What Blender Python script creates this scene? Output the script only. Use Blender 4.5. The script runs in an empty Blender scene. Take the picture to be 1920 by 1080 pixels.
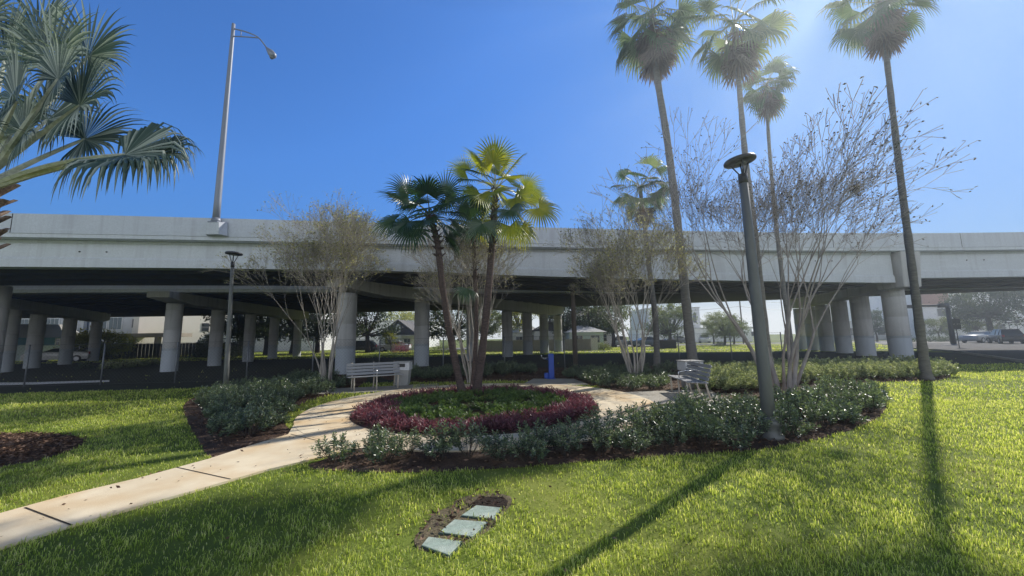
import bpy, bmesh, math, random
import numpy as np
from mathutils import Vector, Matrix
from mathutils.geometry import tessellate_polygon

random.seed(7); rng = np.random.default_rng(7)
sc = bpy.context.scene
col = sc.collection
PI = math.pi

# ------------------------------------------------------------------ camera
F = 720.0; PITCH = math.atan(94/720.0); ROLL = 0.0175; EYE = 1.6
_f = Vector((0, math.cos(PITCH), math.sin(PITCH))); _u = Vector((0, -math.sin(PITCH), math.cos(PITCH))); _r = Vector((1, 0, 0))
CU = _u*math.cos(ROLL) + _r*math.sin(ROLL); CR = _r*math.cos(ROLL) - _u*math.sin(ROLL)
cam = bpy.data.cameras.new('camera'); camo = bpy.data.objects.new('camera', cam); col.objects.link(camo)
M = Matrix((( CR.x, CU.x, -_f.x, 0), (CR.y, CU.y, -_f.y, 0), (CR.z, CU.z, -_f.z, EYE), (0, 0, 0, 1)))
camo.matrix_world = M
cam.sensor_width = 36; cam.lens = 36*F/1920; cam.clip_end = 3000; cam.clip_start = 0.05
sc.camera = camo
def ray(px, py): return CR*((px-960)/F) + CU*((540-py)/F) + _f
def W(px, py, z=0.0):
    d = ray(px, py); t = (z-EYE)/d.z; return Vector((d.x*t, d.y*t, z))
def P(px, py, Y):
    d = ray(px, py); t = Y/d.y; return Vector((d.x*t, Y, EYE+d.z*t))
def wp(pts, z=0.0): return [W(x, y, z).to_2d() for x, y in pts]

# ------------------------------------------------------------------ light
SUN_EL = math.radians(38); SUN_AZ = math.radians(47.5)
sd = Vector((math.sin(SUN_AZ)*math.cos(SUN_EL), math.cos(SUN_AZ)*math.cos(SUN_EL), math.sin(SUN_EL)))
sl = bpy.data.lights.new('sun', 'SUN'); sl.energy = 5.0; sl.angle = math.radians(0.55); sl.color = (1.0, 0.955, 0.87)
so = bpy.data.objects.new('sun', sl); col.objects.link(so); so.rotation_euler = (-sd).to_track_quat('-Z', 'Y').to_euler()
w = bpy.data.worlds.new('World'); sc.world = w; w.use_nodes = True
nt = w.node_tree; nt.nodes.clear()
sky = nt.nodes.new('ShaderNodeTexSky'); sky.sky_type = 'NISHITA'; sky.sun_disc = False
sky.sun_elevation = SUN_EL; sky.sun_rotation = SUN_AZ; sky.air_density = 1.0; sky.dust_density = 0.4; sky.ozone_density = 2.2
tint = nt.nodes.new('ShaderNodeVectorMath'); tint.operation = 'MULTIPLY'; tint.inputs[1].default_value = (0.50, 0.98, 1.62)
sep = nt.nodes.new('ShaderNodeSeparateXYZ')
def mth(op, a, b):
    x = nt.nodes.new('ShaderNodeMath'); x.operation = op
    for i, v in enumerate((a, b)):
        if isinstance(v, (int, float)): x.inputs[i].default_value = v
        else: nt.links.new(v, x.inputs[i])
    return x.outputs[0]
nt.links.new(sky.outputs[0], tint.inputs[0]); nt.links.new(tint.outputs[0], sep.inputs[0])
den = mth('ADD', mth('MULTIPLY', mth('MAXIMUM', mth('SUBTRACT', sep.outputs['Y'], 2.3), 0.0), 0.26), 1.0)
inv = mth('DIVIDE', 1.0, den)
hs = nt.nodes.new('ShaderNodeVectorMath'); hs.operation = 'SCALE'; nt.links.new(tint.outputs[0], hs.inputs[0]); nt.links.new(inv, hs.inputs['Scale'])
bg = nt.nodes.new('ShaderNodeBackground'); bg.inputs['Strength'].default_value = 0.115
wo = nt.nodes.new('ShaderNodeOutputWorld')

# invented bright clouds low behind the viewer, added to fill camera-facing surfaces
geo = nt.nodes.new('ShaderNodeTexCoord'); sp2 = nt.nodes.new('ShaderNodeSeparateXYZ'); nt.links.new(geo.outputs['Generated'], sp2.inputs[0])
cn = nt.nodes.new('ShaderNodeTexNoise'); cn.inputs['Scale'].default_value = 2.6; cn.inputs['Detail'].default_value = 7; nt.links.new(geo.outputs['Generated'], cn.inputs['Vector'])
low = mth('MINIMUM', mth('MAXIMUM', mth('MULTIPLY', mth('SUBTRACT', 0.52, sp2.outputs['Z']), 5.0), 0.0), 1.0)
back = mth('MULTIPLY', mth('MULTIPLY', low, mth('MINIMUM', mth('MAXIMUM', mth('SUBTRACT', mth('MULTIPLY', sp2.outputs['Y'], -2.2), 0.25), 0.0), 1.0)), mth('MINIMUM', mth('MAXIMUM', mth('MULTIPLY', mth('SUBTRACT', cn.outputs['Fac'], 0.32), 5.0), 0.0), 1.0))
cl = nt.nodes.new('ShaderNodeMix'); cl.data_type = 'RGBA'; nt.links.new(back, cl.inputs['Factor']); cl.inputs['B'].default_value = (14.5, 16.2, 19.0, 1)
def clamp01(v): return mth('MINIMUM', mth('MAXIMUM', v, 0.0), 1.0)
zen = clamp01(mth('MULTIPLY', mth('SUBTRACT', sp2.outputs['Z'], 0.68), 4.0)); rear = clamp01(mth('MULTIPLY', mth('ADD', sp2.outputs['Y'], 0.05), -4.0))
dim = mth('SUBTRACT', 1.0, mth('MULTIPLY', mth('MAXIMUM', zen, rear), 0.82))  # zenith and rear sky darkened to deepen the shade on the ground
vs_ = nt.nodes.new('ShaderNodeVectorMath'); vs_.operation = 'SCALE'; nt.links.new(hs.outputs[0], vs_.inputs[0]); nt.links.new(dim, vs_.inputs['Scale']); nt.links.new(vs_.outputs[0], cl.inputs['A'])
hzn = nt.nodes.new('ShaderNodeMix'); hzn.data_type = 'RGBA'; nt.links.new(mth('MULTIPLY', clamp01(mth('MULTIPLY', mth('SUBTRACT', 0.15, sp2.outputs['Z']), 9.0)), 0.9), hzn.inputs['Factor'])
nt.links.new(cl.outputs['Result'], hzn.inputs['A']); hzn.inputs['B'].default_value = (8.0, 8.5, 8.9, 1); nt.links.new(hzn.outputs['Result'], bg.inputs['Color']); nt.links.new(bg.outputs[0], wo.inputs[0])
sc.view_settings.view_transform = 'Standard'; sc.view_settings.look = 'None'; sc.view_settings.exposure = 0; sc.view_settings.gamma = 1
try:
    sc.cycles.max_bounces = 6; sc.cycles.diffuse_bounces = 3; sc.cycles.transmission_bounces = 4; sc.cycles.transparent_max_bounces = 8
    sc.cycles.caustics_reflective = False; sc.cycles.caustics_refractive = False
except Exception: pass

# ------------------------------------------------------------------ materials
def mat(name, c1, c2=None, scale=4.0, rough=0.8, detail=6, bump=0.0, bscale=30, spec=0.3, metal=0.0, stretch=None, c3=None, s3=0.7, coords='Object', p=(0.35, 0.65)):
    m = bpy.data.materials.new(name); m.use_nodes = True; n = m.node_tree.nodes; l = m.node_tree.links
    b = n['Principled BSDF']; b.inputs['Roughness'].default_value = rough; b.inputs['Metallic'].default_value = metal
    b.inputs['Specular IOR Level'].default_value = spec
    c2 = c2 or tuple(x*0.75 for x in c1)
    tc = n.new('ShaderNodeTexCoord'); mp = n.new('ShaderNodeMapping'); l.new(tc.outputs[coords], mp.inputs[0])
    if stretch: mp.inputs['Scale'].default_value = stretch
    ns = n.new('ShaderNodeTexNoise'); ns.inputs['Scale'].default_value = scale; ns.inputs['Detail'].default_value = detail; ns.inputs['Roughness'].default_value = 0.62
    l.new(mp.outputs[0], ns.inputs['Vector'])
    cr = n.new('ShaderNodeValToRGB'); cr.color_ramp.elements[0].position = p[0]; cr.color_ramp.elements[1].position = p[1]
    cr.color_ramp.elements[0].color = (*c1, 1); cr.color_ramp.elements[1].color = (*c2, 1)
    l.new(ns.outputs['Fac'], cr.inputs[0]); out = cr.outputs[0]
    if c3:
        n3 = n.new('ShaderNodeTexNoise'); n3.inputs['Scale'].default_value = s3; n3.inputs['Detail'].default_value = 4; l.new(tc.outputs[coords], n3.inputs['Vector'])
        r3 = n.new('ShaderNodeValToRGB'); r3.color_ramp.elements[0].position = 0.45; r3.color_ramp.elements[1].position = 0.68
        mx = n.new('ShaderNodeMix'); mx.data_type = 'RGBA'; l.new(n3.outputs['Fac'], r3.inputs[0]); l.new(r3.outputs[0], mx.inputs['Factor'])
        l.new(out, mx.inputs['A']); mx.inputs['B'].default_value = (*c3, 1); out = mx.outputs['Result']
    l.new(out, b.inputs['Base Color'])
    if bump:
        nb = n.new('ShaderNodeTexNoise'); nb.inputs['Scale'].default_value = bscale; nb.inputs['Detail'].default_value = 5; l.new(mp.outputs[0], nb.inputs['Vector'])
        bp = n.new('ShaderNodeBump'); bp.inputs['Strength'].default_value = bump; bp.inputs['Distance'].default_value = 0.03
        l.new(nb.outputs['Fac'], bp.inputs['Height']); l.new(bp.outputs[0], b.inputs['Normal'])
    return m

def leafmat(name, ramp, trans=0.45, tcol=None, rough=0.45, spec=0.5, base=None):
    """ramp over the vertex attribute 'v' in 0..1; 'base' = colour where the attribute 'b' is 0 (blade base)."""
    m = bpy.data.materials.new(name); m.use_nodes = True; n = m.node_tree.nodes; l = m.node_tree.links
    b = n['Principled BSDF']; b.inputs['Roughness'].default_value = rough; b.inputs['Specular IOR Level'].default_value = spec
    at = n.new('ShaderNodeAttribute'); at.attribute_name = 'v'
    cr = n.new('ShaderNodeValToRGB'); e = cr.color_ramp.elements
    while len(e) < len(ramp): e.new(0.5)
    for i, c in enumerate(ramp): e[i].position = i/(len(ramp)-1); e[i].color = (*c, 1)
    l.new(at.outputs['Fac'], cr.inputs[0]); l.new(cr.outputs[0], b.inputs['Base Color'])
    tr = n.new('ShaderNodeBsdfTranslucent'); g = n.new('ShaderNodeMix'); g.data_type = 'RGBA'; g.blend_type = 'MULTIPLY'; g.inputs['Factor'].default_value = 1
    l.new(cr.outputs[0], g.inputs['A']); g.inputs['B'].default_value = (*(tcol or (2.2, 2.0, 0.9)), 1); l.new(g.outputs['Result'], tr.inputs['Color'])
    mx = n.new('ShaderNodeMixShader'); mx.inputs[0].default_value = trans
    l.new(b.outputs[0], mx.inputs[1]); l.new(tr.outputs[0], mx.inputs[2]); l.new(mx.outputs[0], n['Material Output'].inputs['Surface'])
    return m

def glass(name, c=(0.03, 0.04, 0.05)):
    m = bpy.data.materials.new(name); m.use_nodes = True; b = m.node_tree.nodes['Principled BSDF']
    b.inputs['Base Color'].default_value = (*c, 1); b.inputs['Roughness'].default_value = 0.08; b.inputs['Specular IOR Level'].default_value = 0.7
    return m

def concrete(name, ca, cb, stain, paint=None):
    """weathered concrete: mottling, vertical streaks, optional tinted lower band (below z 1.35)"""
    m = bpy.data.materials.new(name); m.use_nodes = True; n = m.node_tree.nodes; l = m.node_tree.links
    b = n['Principled BSDF']; b.inputs['Roughness'].default_value = 0.88; b.inputs['Specular IOR Level'].default_value = 0.2
    g = n.new('ShaderNodeNewGeometry')
    def noise(sv, scale, detail=6):
        mp = n.new('ShaderNodeMapping'); mp.inputs['Scale'].default_value = sv; l.new(g.outputs['Position'], mp.inputs[0])
        t = n.new('ShaderNodeTexNoise'); t.inputs['Scale'].default_value = scale; t.inputs['Detail'].default_value = detail; l.new(mp.outputs[0], t.inputs['Vector']); return t
    def ramp(src, a, c):
        r = n.new('ShaderNodeValToRGB'); r.color_ramp.elements[0].position = a; r.color_ramp.elements[1].position = c; l.new(src, r.inputs[0]); return r.outputs[0]
    def mix(fac, A, B, mode='MIX'):
        x = n.new('ShaderNodeMix'); x.data_type = 'RGBA'; x.blend_type = mode
        if isinstance(fac, float): x.inputs['Factor'].default_value = fac
        else: l.new(fac, x.inputs['Factor'])
        for k, v in (('A', A), ('B', B)):
            if isinstance(v, tuple): x.inputs[k].default_value = (*v, 1)
            else: l.new(v, x.inputs[k])
        return x.outputs['Result']
    o = mix(ramp(noise((1, 1, 1), 0.9).outputs['Fac'], 0.35, 0.65), ca, cb)
    o = mix(ramp(noise((2.2, 2.2, 0.12), 2.0).outputs['Fac'], 0.50, 0.74), o, stain)
    o = mix(ramp(noise((0.35, 0.35, 3.5), 1.3).outputs['Fac'], 0.55, 0.75), o, tuple(x*1.1 for x in cb))
    o = mix(ramp(noise((1, 1, 1), 14, 3).outputs['Fac'], 0.3, 0.9), o, tuple(x*0.8 for x in ca))
    if paint:
        sp = n.new('ShaderNodeSeparateXYZ'); l.new(g.outputs['Position'], sp.inputs[0])
        ma = n.new('ShaderNodeMath'); ma.operation = 'LESS_THAN'; ma.inputs[1].default_value = 1.35; l.new(sp.outputs['Z'], ma.inputs[0])
        mu = n.new('ShaderNodeMath'); mu.operation = 'MULTIPLY'; mu.inputs[1].default_value = 0.65; l.new(ma.outputs[0], mu.inputs[0])
        o = mix(mu.outputs[0], o, paint)
    l.new(o, b.inputs['Base Color'])
    bp = n.new('ShaderNodeBump'); bp.inputs['Strength'].default_value = 0.25; bp.inputs['Distance'].default_value = 0.02
    l.new(noise((1, 1, 1), 25).outputs['Fac'], bp.inputs['Height']); l.new(bp.outputs[0], b.inputs['Normal'])
    return m

MT = {}
MT['barrier'] = concrete('painted_concrete', (0.66, 0.69, 0.74), (0.60, 0.63, 0.68), (0.50, 0.51, 0.56))
MT['girder'] = concrete('girder_concrete', (0.70, 0.73, 0.77), (0.64, 0.67, 0.71), (0.52, 0.53, 0.56))
MT['soffit'] = concrete('deck_concrete', (0.035, 0.035, 0.04), (0.025, 0.025, 0.03), (0.02, 0.02, 0.02))  # concrete colour darkened to stand for the deep shade under the deck
MT['beam'] = concrete('beam_concrete', (0.095, 0.095, 0.10), (0.06, 0.06, 0.065), (0.06, 0.06, 0.06))  # girder concrete darkened to carry the shade between the inner beams
MT['column'] = concrete('column_concrete', (0.60, 0.59, 0.58), (0.52, 0.51, 0.50), (0.34, 0.33, 0.32), paint=(0.40, 0.46, 0.52))
MT['asphalt'] = mat('asphalt', (0.06, 0.06, 0.062), (0.085, 0.083, 0.08), 3, 0.9, bump=0.3, bscale=80)
MT['paleroad'] = mat('worn_concrete_road', (0.30, 0.29, 0.27), (0.24, 0.235, 0.22), 1.2, 0.9, bump=0.2, bscale=60)
MT['sidewalk'] = mat('sidewalk_concrete', (0.45, 0.42, 0.36), (0.36, 0.33, 0.28), 2, 0.9, bump=0.2, bscale=70)
MT['path'] = mat('stained_concrete', (0.84, 0.72, 0.52), (0.70, 0.58, 0.40), 1.6, 0.85, bump=0.15, bscale=90, c3=(0.72, 0.50, 0.26), s3=0.8)
MT['joint'] = mat('joint_filler', (0.05, 0.04, 0.03), None, 20, 0.95)
MT['lawn'] = mat('lawn_soil', (0.17, 0.22, 0.03), (0.10, 0.14, 0.022), 2.5, 0.95, bump=0.5, bscale=40, c3=(0.26, 0.28, 0.05), s3=0.35)
MT['mulch'] = mat('mulch', (0.105, 0.062, 0.04), (0.045, 0.026, 0.018), 22, 0.95, bump=0.9, bscale=45, c3=(0.19, 0.13, 0.09), s3=1.2)
MT['chip'] = leafmat('bark_chips', [(0.05, 0.028, 0.018), (0.13, 0.075, 0.048), (0.3, 0.2, 0.14)], 0.0, rough=0.85, spec=0.2)
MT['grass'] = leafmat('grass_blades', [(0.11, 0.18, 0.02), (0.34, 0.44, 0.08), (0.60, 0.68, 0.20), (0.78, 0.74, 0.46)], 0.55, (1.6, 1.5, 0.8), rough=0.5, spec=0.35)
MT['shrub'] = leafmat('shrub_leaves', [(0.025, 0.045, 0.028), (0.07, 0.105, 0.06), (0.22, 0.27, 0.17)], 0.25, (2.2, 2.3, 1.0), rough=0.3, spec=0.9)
MT['shrub_y'] = leafmat('pale_shrub_leaves', [(0.07, 0.10, 0.04), (0.20, 0.25, 0.11), (0.46, 0.48, 0.27)], 0.3, (1.4, 1.4, 0.9), rough=0.38, spec=0.6)
MT['maroon'] = leafmat('maroon_leaves', [(0.045, 0.02, 0.026), (0.11, 0.036, 0.045), (0.27, 0.13, 0.15)], 0.3, (2.0, 1.3, 1.4), rough=0.4, spec=0.5)
MT['cover'] = leafmat('ground_cover_leaves', [(0.03, 0.06, 0.018), (0.06, 0.11, 0.03), (0.13, 0.2, 0.06)], 0.3, (2, 2, 0.9), rough=0.45, spec=0.5)
MT['silver'] = leafmat('silver_palm_leaf', [(0.02, 0.045, 0.035), (0.09, 0.14, 0.11), (0.62, 0.66, 0.58)], 0.12, (1.2, 1.3, 0.8), rough=0.42, spec=0.55)
MT['palm_d'] = leafmat('dark_palm_leaf', [(0.012, 0.04, 0.018), (0.03, 0.075, 0.03), (0.08, 0.13, 0.05)], 0.25, (1.8, 2.2, 0.7), rough=0.35, spec=0.6)
MT['palm_sunlit'] = leafmat('sunlit_palm_leaf', [(0.10, 0.16, 0.02), (0.20, 0.26, 0.025), (0.38, 0.36, 0.05)], 0.5, (2.2, 1.9, 0.5), rough=0.4, spec=0.5)  # palm leaf colour yellowed to stand for sun shining through the fronds
MT['palm_w'] = leafmat('tall_palm_leaf', [(0.05, 0.09, 0.05), (0.10, 0.15, 0.08), (0.24, 0.27, 0.17)], 0.35, (1.8, 1.9, 1.0), rough=0.4, spec=0.5)
MT['dead'] = leafmat('dead_palm_leaf', [(0.12, 0.09, 0.07), (0.2, 0.16, 0.13), (0.3, 0.25, 0.2)], 0.3, (1.3, 1.2, 1.0), rough=0.8, spec=0.1)
MT['petiole'] = mat('petiole', (0.44, 0.44, 0.32), (0.26, 0.29, 0.18), 9, 0.5)
MT['petiole_s'] = mat('pale_petiole', (0.66, 0.67, 0.58), (0.42, 0.45, 0.36), 14, 0.45, stretch=(1, 1, 1))
MT['petiole_d'] = mat('petiole_green', (0.10, 0.14, 0.05), (0.07, 0.09, 0.04), 9, 0.5)
MT['boot'] = mat('palm_boots', (0.30, 0.22, 0.17), (0.13, 0.085, 0.06), 8, 0.9, bump=0.9, bscale=18)
MT['fibre'] = mat('palm_trunk_fibre', (0.07, 0.05, 0.045), (0.15, 0.11, 0.095), 10, 0.95, bump=1.0, bscale=30, stretch=(1, 1, 3))
MT['wtrunk'] = mat('tall_palm_trunk', (0.25, 0.235, 0.215), (0.17, 0.16, 0.15), 5, 0.95, bump=0.8, bscale=14, stretch=(1, 1, 5))
MT['myrtle'] = mat('myrtle_bark', (0.47, 0.43, 0.38), (0.28, 0.25, 0.22), 5, 0.7, bump=0.2, bscale=20, stretch=(1, 1, .4))
MT['myrtle_d'] = mat('dark_myrtle_bark', (0.40, 0.36, 0.33), (0.24, 0.21, 0.19), 5, 0.75, bump=0.2, bscale=20, stretch=(1, 1, .4))
MT['myrtle_leaf'] = leafmat('myrtle_leaves', [(0.09, 0.11, 0.06), (0.26, 0.28, 0.14), (0.50, 0.49, 0.27)], 0.45, (1.6, 1.5, 0.8), rough=0.5)
MT['myrtle_dry'] = leafmat('myrtle_dry_pods', [(0.05, 0.05, 0.04), (0.10, 0.085, 0.06), (0.17, 0.16, 0.08)], 0.25, (1.4, 1.3, 1), rough=0.7)
MT['oakbark'] = mat('oak_bark', (0.09, 0.075, 0.06), (0.05, 0.04, 0.035), 8, 0.95, bump=0.8, bscale=20)
MT['oak'] = leafmat('oak_leaves', [(0.02, 0.035, 0.015), (0.05, 0.075, 0.028), (0.11, 0.14, 0.05)], 0.3, (1.7, 1.7, 0.8), rough=0.5)
MT['oakpale'] = leafmat('pale_tree_leaves', [(0.08, 0.11, 0.045), (0.15, 0.19, 0.08), (0.27, 0.30, 0.14)], 0.4, (1.7, 1.6, 0.8), rough=0.5)
MT['lime'] = leafmat('lime_tree_leaves', [(0.13, 0.15, 0.02), (0.30, 0.31, 0.04), (0.45, 0.43, 0.08)], 0.45, (1.5, 1.5, 0.7), rough=0.5)
MT['pink'] = leafmat('pink_flower_leaves', [(0.14, 0.04, 0.05), (0.34, 0.10, 0.15), (0.45, 0.2, 0.25)], 0.3, (1.4, 1, 1), rough=0.6)
MT['pole_g'] = mat('weathered_bronze_pole', (0.16, 0.165, 0.16), (0.12, 0.125, 0.12), 6, 0.5, spec=0.5, stretch=(1, 1, .3))
MT['pole_al'] = mat('aluminium_pole', (0.27, 0.29, 0.33), (0.21, 0.23, 0.27), 3, 0.5, metal=0.25, stretch=(1, 1, .2))
MT['dark'] = mat('dark_metal', (0.02, 0.02, 0.022), (0.035, 0.035, 0.035), 12, 0.45, spec=0.5)
MT['lens'] = mat('lamp_lens', (0.25, 0.26, 0.28), (0.2, 0.2, 0.22), 10, 0.25)
MT['fence_m'] = mat('galvanised_fence', (0.20, 0.21, 0.22), (0.14, 0.15, 0.16), 8, 0.5, metal=0.3)
MT['slat'] = mat('grey_bench_slats', (0.36, 0.37, 0.38), (0.27, 0.28, 0.30), 14, 0.5, spec=0.45, stretch=(1, 8, 8))
MT['bleg'] = mat('cream_bench_frame', (0.62, 0.56, 0.46), (0.5, 0.44, 0.36), 8, 0.6)
MT['trash'] = mat('aggregate_bin', (0.50, 0.50, 0.48), (0.36, 0.36, 0.35), 45, 0.9, bump=0.6, bscale=90)
MT['trash_w'] = mat('white_bin_panel', (0.72, 0.73, 0.74), (0.6, 0.61, 0.63), 20, 0.7)
MT['blue'] = mat('blue_powder_coat', (0.015, 0.075, 0.42), (0.012, 0.06, 0.34), 6, 0.35, spec=0.5)
MT['chrome'] = mat('brushed_steel', (0.75, 0.76, 0.77), (0.65, 0.66, 0.67), 20, 0.22, metal=0.9)
MT['lid'] = mat('green_utility_lid_dirty', (0.42, 0.52, 0.44), (0.25, 0.31, 0.26), 9, 0.6, bump=0.35, bscale=160, c3=(0.50, 0.58, 0.50), s3=7)
MT['lidrim'] = mat('lid_rim', (0.10, 0.15, 0.13), None, 20, 0.8)
MT['hole'] = mat('bare_soil', (0.03, 0.02, 0.014), (0.05, 0.035, 0.025), 30, 0.98, bump=1, bscale=60)
MT['white'] = mat('white_paint', (0.86, 0.86, 0.84), (0.8, 0.8, 0.79), 1.5, 0.7)
MT['cream'] = mat('cream_stucco', (0.82, 0.77, 0.67), (0.77, 0.72, 0.62), 0.6, 0.9, bump=0.2, bscale=60)
MT['grey_w'] = mat('grey_stucco', (0.66, 0.67, 0.67), (0.6, 0.61, 0.61), 0.8, 0.9)
MT['bluew'] = mat('blue_siding', (0.16, 0.32, 0.46), (0.13, 0.28, 0.40), 1, 0.75, stretch=(1, 1, 12))
MT['palebl'] = mat('pale_blue_panel', (0.72, 0.82, 0.86), (0.66, 0.77, 0.82), 1, 0.7, stretch=(1, 1, 12))
MT['tan'] = mat('tan_stucco', (0.36, 0.31, 0.25), (0.3, 0.26, 0.21), 1, 0.9)
MT['roofg'] = mat('grey_shingles', (0.20, 0.19, 0.185), (0.13, 0.125, 0.12), 9, 0.9, bump=0.5, bscale=30)
MT['roofw'] = mat('pale_metal_roof', (0.62, 0.62, 0.60), (0.54, 0.54, 0.52), 1, 0.55)
MT['roofd'] = mat('dark_gable', (0.10, 0.10, 0.11), (0.07, 0.07, 0.08), 5, 0.9)
MT['brick'] = mat('pink_brick', (0.42, 0.24, 0.19), (0.34, 0.19, 0.15), 6, 0.9)
MT['glass'] = glass('window_glass'); MT['glassb'] = glass('teal_window_glass', (0.05, 0.10, 0.12))
MT['wood_f'] = mat('weathered_wood_fence', (0.40, 0.38, 0.35), (0.28, 0.27, 0.25), 4, 0.9, stretch=(6, 6, .6))
MT['black_f'] = mat('black_fence', (0.012, 0.014, 0.02), (0.02, 0.022, 0.03), 4, 0.8)
MT['woodpole'] = mat('wood_pole', (0.17, 0.14, 0.115), (0.11, 0.09, 0.075), 6, 0.95, stretch=(1, 1, .2))
MT['tyre'] = mat('tyre_rubber', (0.015, 0.015, 0.016), None, 8, 0.85); MT['rim'] = mat('wheel_rim', (0.4, 0.4, 0.42), None, 5, 0.35, metal=0.8)
MT['tail'] = mat('tail_light', (0.45, 0.02, 0.02), (0.35, 0.015, 0.015), 5, 0.2); MT['head'] = mat('head_light', (0.7, 0.72, 0.75), None, 5, 0.15)
def paint(name, c):
    m = mat(name, c, tuple(x*0.95 for x in c), 1, 0.25, spec=0.5); m.node_tree.nodes['Principled BSDF'].inputs['Coat Weight'].default_value = 0.6; return m
MT['p_dark'] = paint('charcoal_car_paint', (0.03, 0.03, 0.037)); MT['p_silver'] = paint('silver_car_paint', (0.36, 0.38, 0.40)); MT['p_white'] = paint('white_car_paint', (0.72, 0.72, 0.72))
MT['p_blue'] = paint('blue_car_paint', (0.06, 0.10, 0.16)); MT['yellow'] = mat('yellow_bollard', (0.6, 0.5, 0.05), None, 5, 0.6)

hz = bpy.data.materials.new('flare_veil_scatter'); hz.use_nodes = True; hz.node_tree.nodes.clear()
hv = hz.node_tree.nodes.new('ShaderNodeVolumeScatter'); hv.inputs['Density'].default_value = 0.0024; hv.inputs['Anisotropy'].default_value = 0.72; hv.inputs['Color'].default_value = (0.82, 0.92, 1.0, 1)  # scatter volume added to imitate a lens flare veil towards the sun
ho = hz.node_tree.nodes.new('ShaderNodeOutputMaterial'); hz.node_tree.links.new(hv.outputs[0], ho.inputs['Volume'])
MT['flare_veil'] = hz
# ------------------------------------------------------------------ mesh helpers
class MB:
    def __init__(s): s.v = []; s.f = []; s.a = []
    def add(s, vs, fs, a=0.5):
        o = len(s.v); s.v += [tuple(x) for x in vs]; s.f += [tuple(i+o for i in f) for f in fs]
        s.a += (list(a) if hasattr(a, '__len__') else [a]*len(vs))
    def box(s, c, size, rz=0.0, rx=0.0, ry=0.0, a=0.5):
        R = Matrix.Rotation(rz, 3, 'Z') @ Matrix.Rotation(ry, 3, 'Y') @ Matrix.Rotation(rx, 3, 'X'); c = Vector(c)
        vs = [c + R @ Vector((sx*size[0]/2, sy*size[1]/2, sz*size[2]/2)) for sx in (-1, 1) for sy in (-1, 1) for sz in (-1, 1)]
        s.add(vs, [(0, 1, 3, 2), (4, 6, 7, 5), (0, 4, 5, 1), (2, 3, 7, 6), (0, 2, 6, 4), (1, 5, 7, 3)], a)
    def tube(s, pts, rad, n=8, cap=True, a=0.5):
        pts = [Vector(p) for p in pts]; rad = rad if hasattr(rad, '__len__') else [rad]*len(pts)
        vs = []; prev = None
        for i, p in enumerate(pts):
            d = (pts[min(i+1, len(pts)-1)] - pts[max(i-1, 0)])
            if d.length < 1e-9: d = Vector((0, 0, 1))
            d.normalize()
            if prev is None:
                x = d.cross(Vector((0, 0, 1)) if abs(d.z) < 0.9 else Vector((1, 0, 0))).normalized()
            else:
                x = (prev - d*prev.dot(d)).normalized()
            prev = x; y = d.cross(x)
            for k in range(n):
                t = 2*PI*k/n; vs.append(p + (x*math.cos(t) + y*math.sin(t))*rad[i])
        fs = []
        for i in range(len(pts)-1):
            for k in range(n): fs.append((i*n+k, i*n+(k+1) % n, (i+1)*n+(k+1) % n, (i+1)*n+k))
        if cap: fs.append(tuple(range(n-1, -1, -1))); fs.append(tuple(range((len(pts)-1)*n, len(pts)*n)))
        s.add(vs, fs, a)
    def lathe(s, prof, c=(0, 0, 0), n=24, sx=1, sy=1):
        c = Vector(c); vs = []; fs = []
        for r, z in prof:
            for k in range(n): vs.append(c + Vector((r*math.cos(2*PI*k/n)*sx, r*math.sin(2*PI*k/n)*sy, z)))
        for i in range(len(prof)-1):
            for k in range(n): fs.append((i*n+k, i*n+(k+1) % n, (i+1)*n+(k+1) % n, (i+1)*n+k))
        fs.append(tuple(range(n-1, -1, -1))); fs.append(tuple(range((len(prof)-1)*n, len(prof)*n)))
        s.add(vs, fs)
    def prism(s, poly, z0, z1):
        n = len(poly); vs = [(x, y, z0) for x, y in poly] + [(x, y, z1) for x, y in poly]
        tr = tessellate_polygon([[Vector((x, y, 0)) for x, y in poly]])
        fs = [tuple(i+n for i in t) for t in tr] + [tuple(reversed(t)) for t in tr] + [(i, (i+1) % n, (i+1) % n+n, i+n) for i in range(n)]
        s.add(vs, fs)
    def build(s, name, m, parent=None, smooth=False, bevel=0.0):
        me = bpy.data.meshes.new(name); me.from_pydata(s.v, [], s.f); me.materials.append(m)
        at = me.attributes.new('v', 'FLOAT', 'POINT'); at.data.foreach_set('value', np.array(s.a, dtype=np.float32))
        bm = bmesh.new(); bm.from_mesh(me)
        if not (m.name.endswith('leaf') or m.name.endswith('leaves')): bmesh.ops.recalc_face_normals(bm, faces=bm.faces)
        bm.to_mesh(me); bm.free()
        if smooth: me.polygons.foreach_set('use_smooth', [True]*len(me.polygons))
        o = bpy.data.objects.new(name, me); col.objects.link(o)
        if parent: o.parent = parent
        if bevel:
            b = o.modifiers.new('bevel', 'BEVEL'); b.width = bevel; b.segments = 2; b.limit_method = 'ANGLE'
        return o
def np_mesh(name, V, Fc, A, m, parent=None):
    me = bpy.data.meshes.new(name); V = np.asarray(V, dtype=np.float32); Fc = np.asarray(Fc, dtype=np.int32); k = Fc.shape[1]
    me.vertices.add(len(V)); me.vertices.foreach_set('co', V.ravel())
    me.loops.add(Fc.size); me.loops.foreach_set('vertex_index', Fc.ravel())
    me.polygons.add(len(Fc)); me.polygons.foreach_set('loop_start', np.arange(0, Fc.size, k, dtype=np.int32))
    me.update(calc_edges=True)
    at = me.attributes.new('v', 'FLOAT', 'POINT'); at.data.foreach_set('value', np.asarray(A, dtype=np.float32))
    me.materials.append(m); me.validate()
    o = bpy.data.objects.new(name, me); col.objects.link(o)
    if parent: o.parent = parent
    return o
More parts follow.
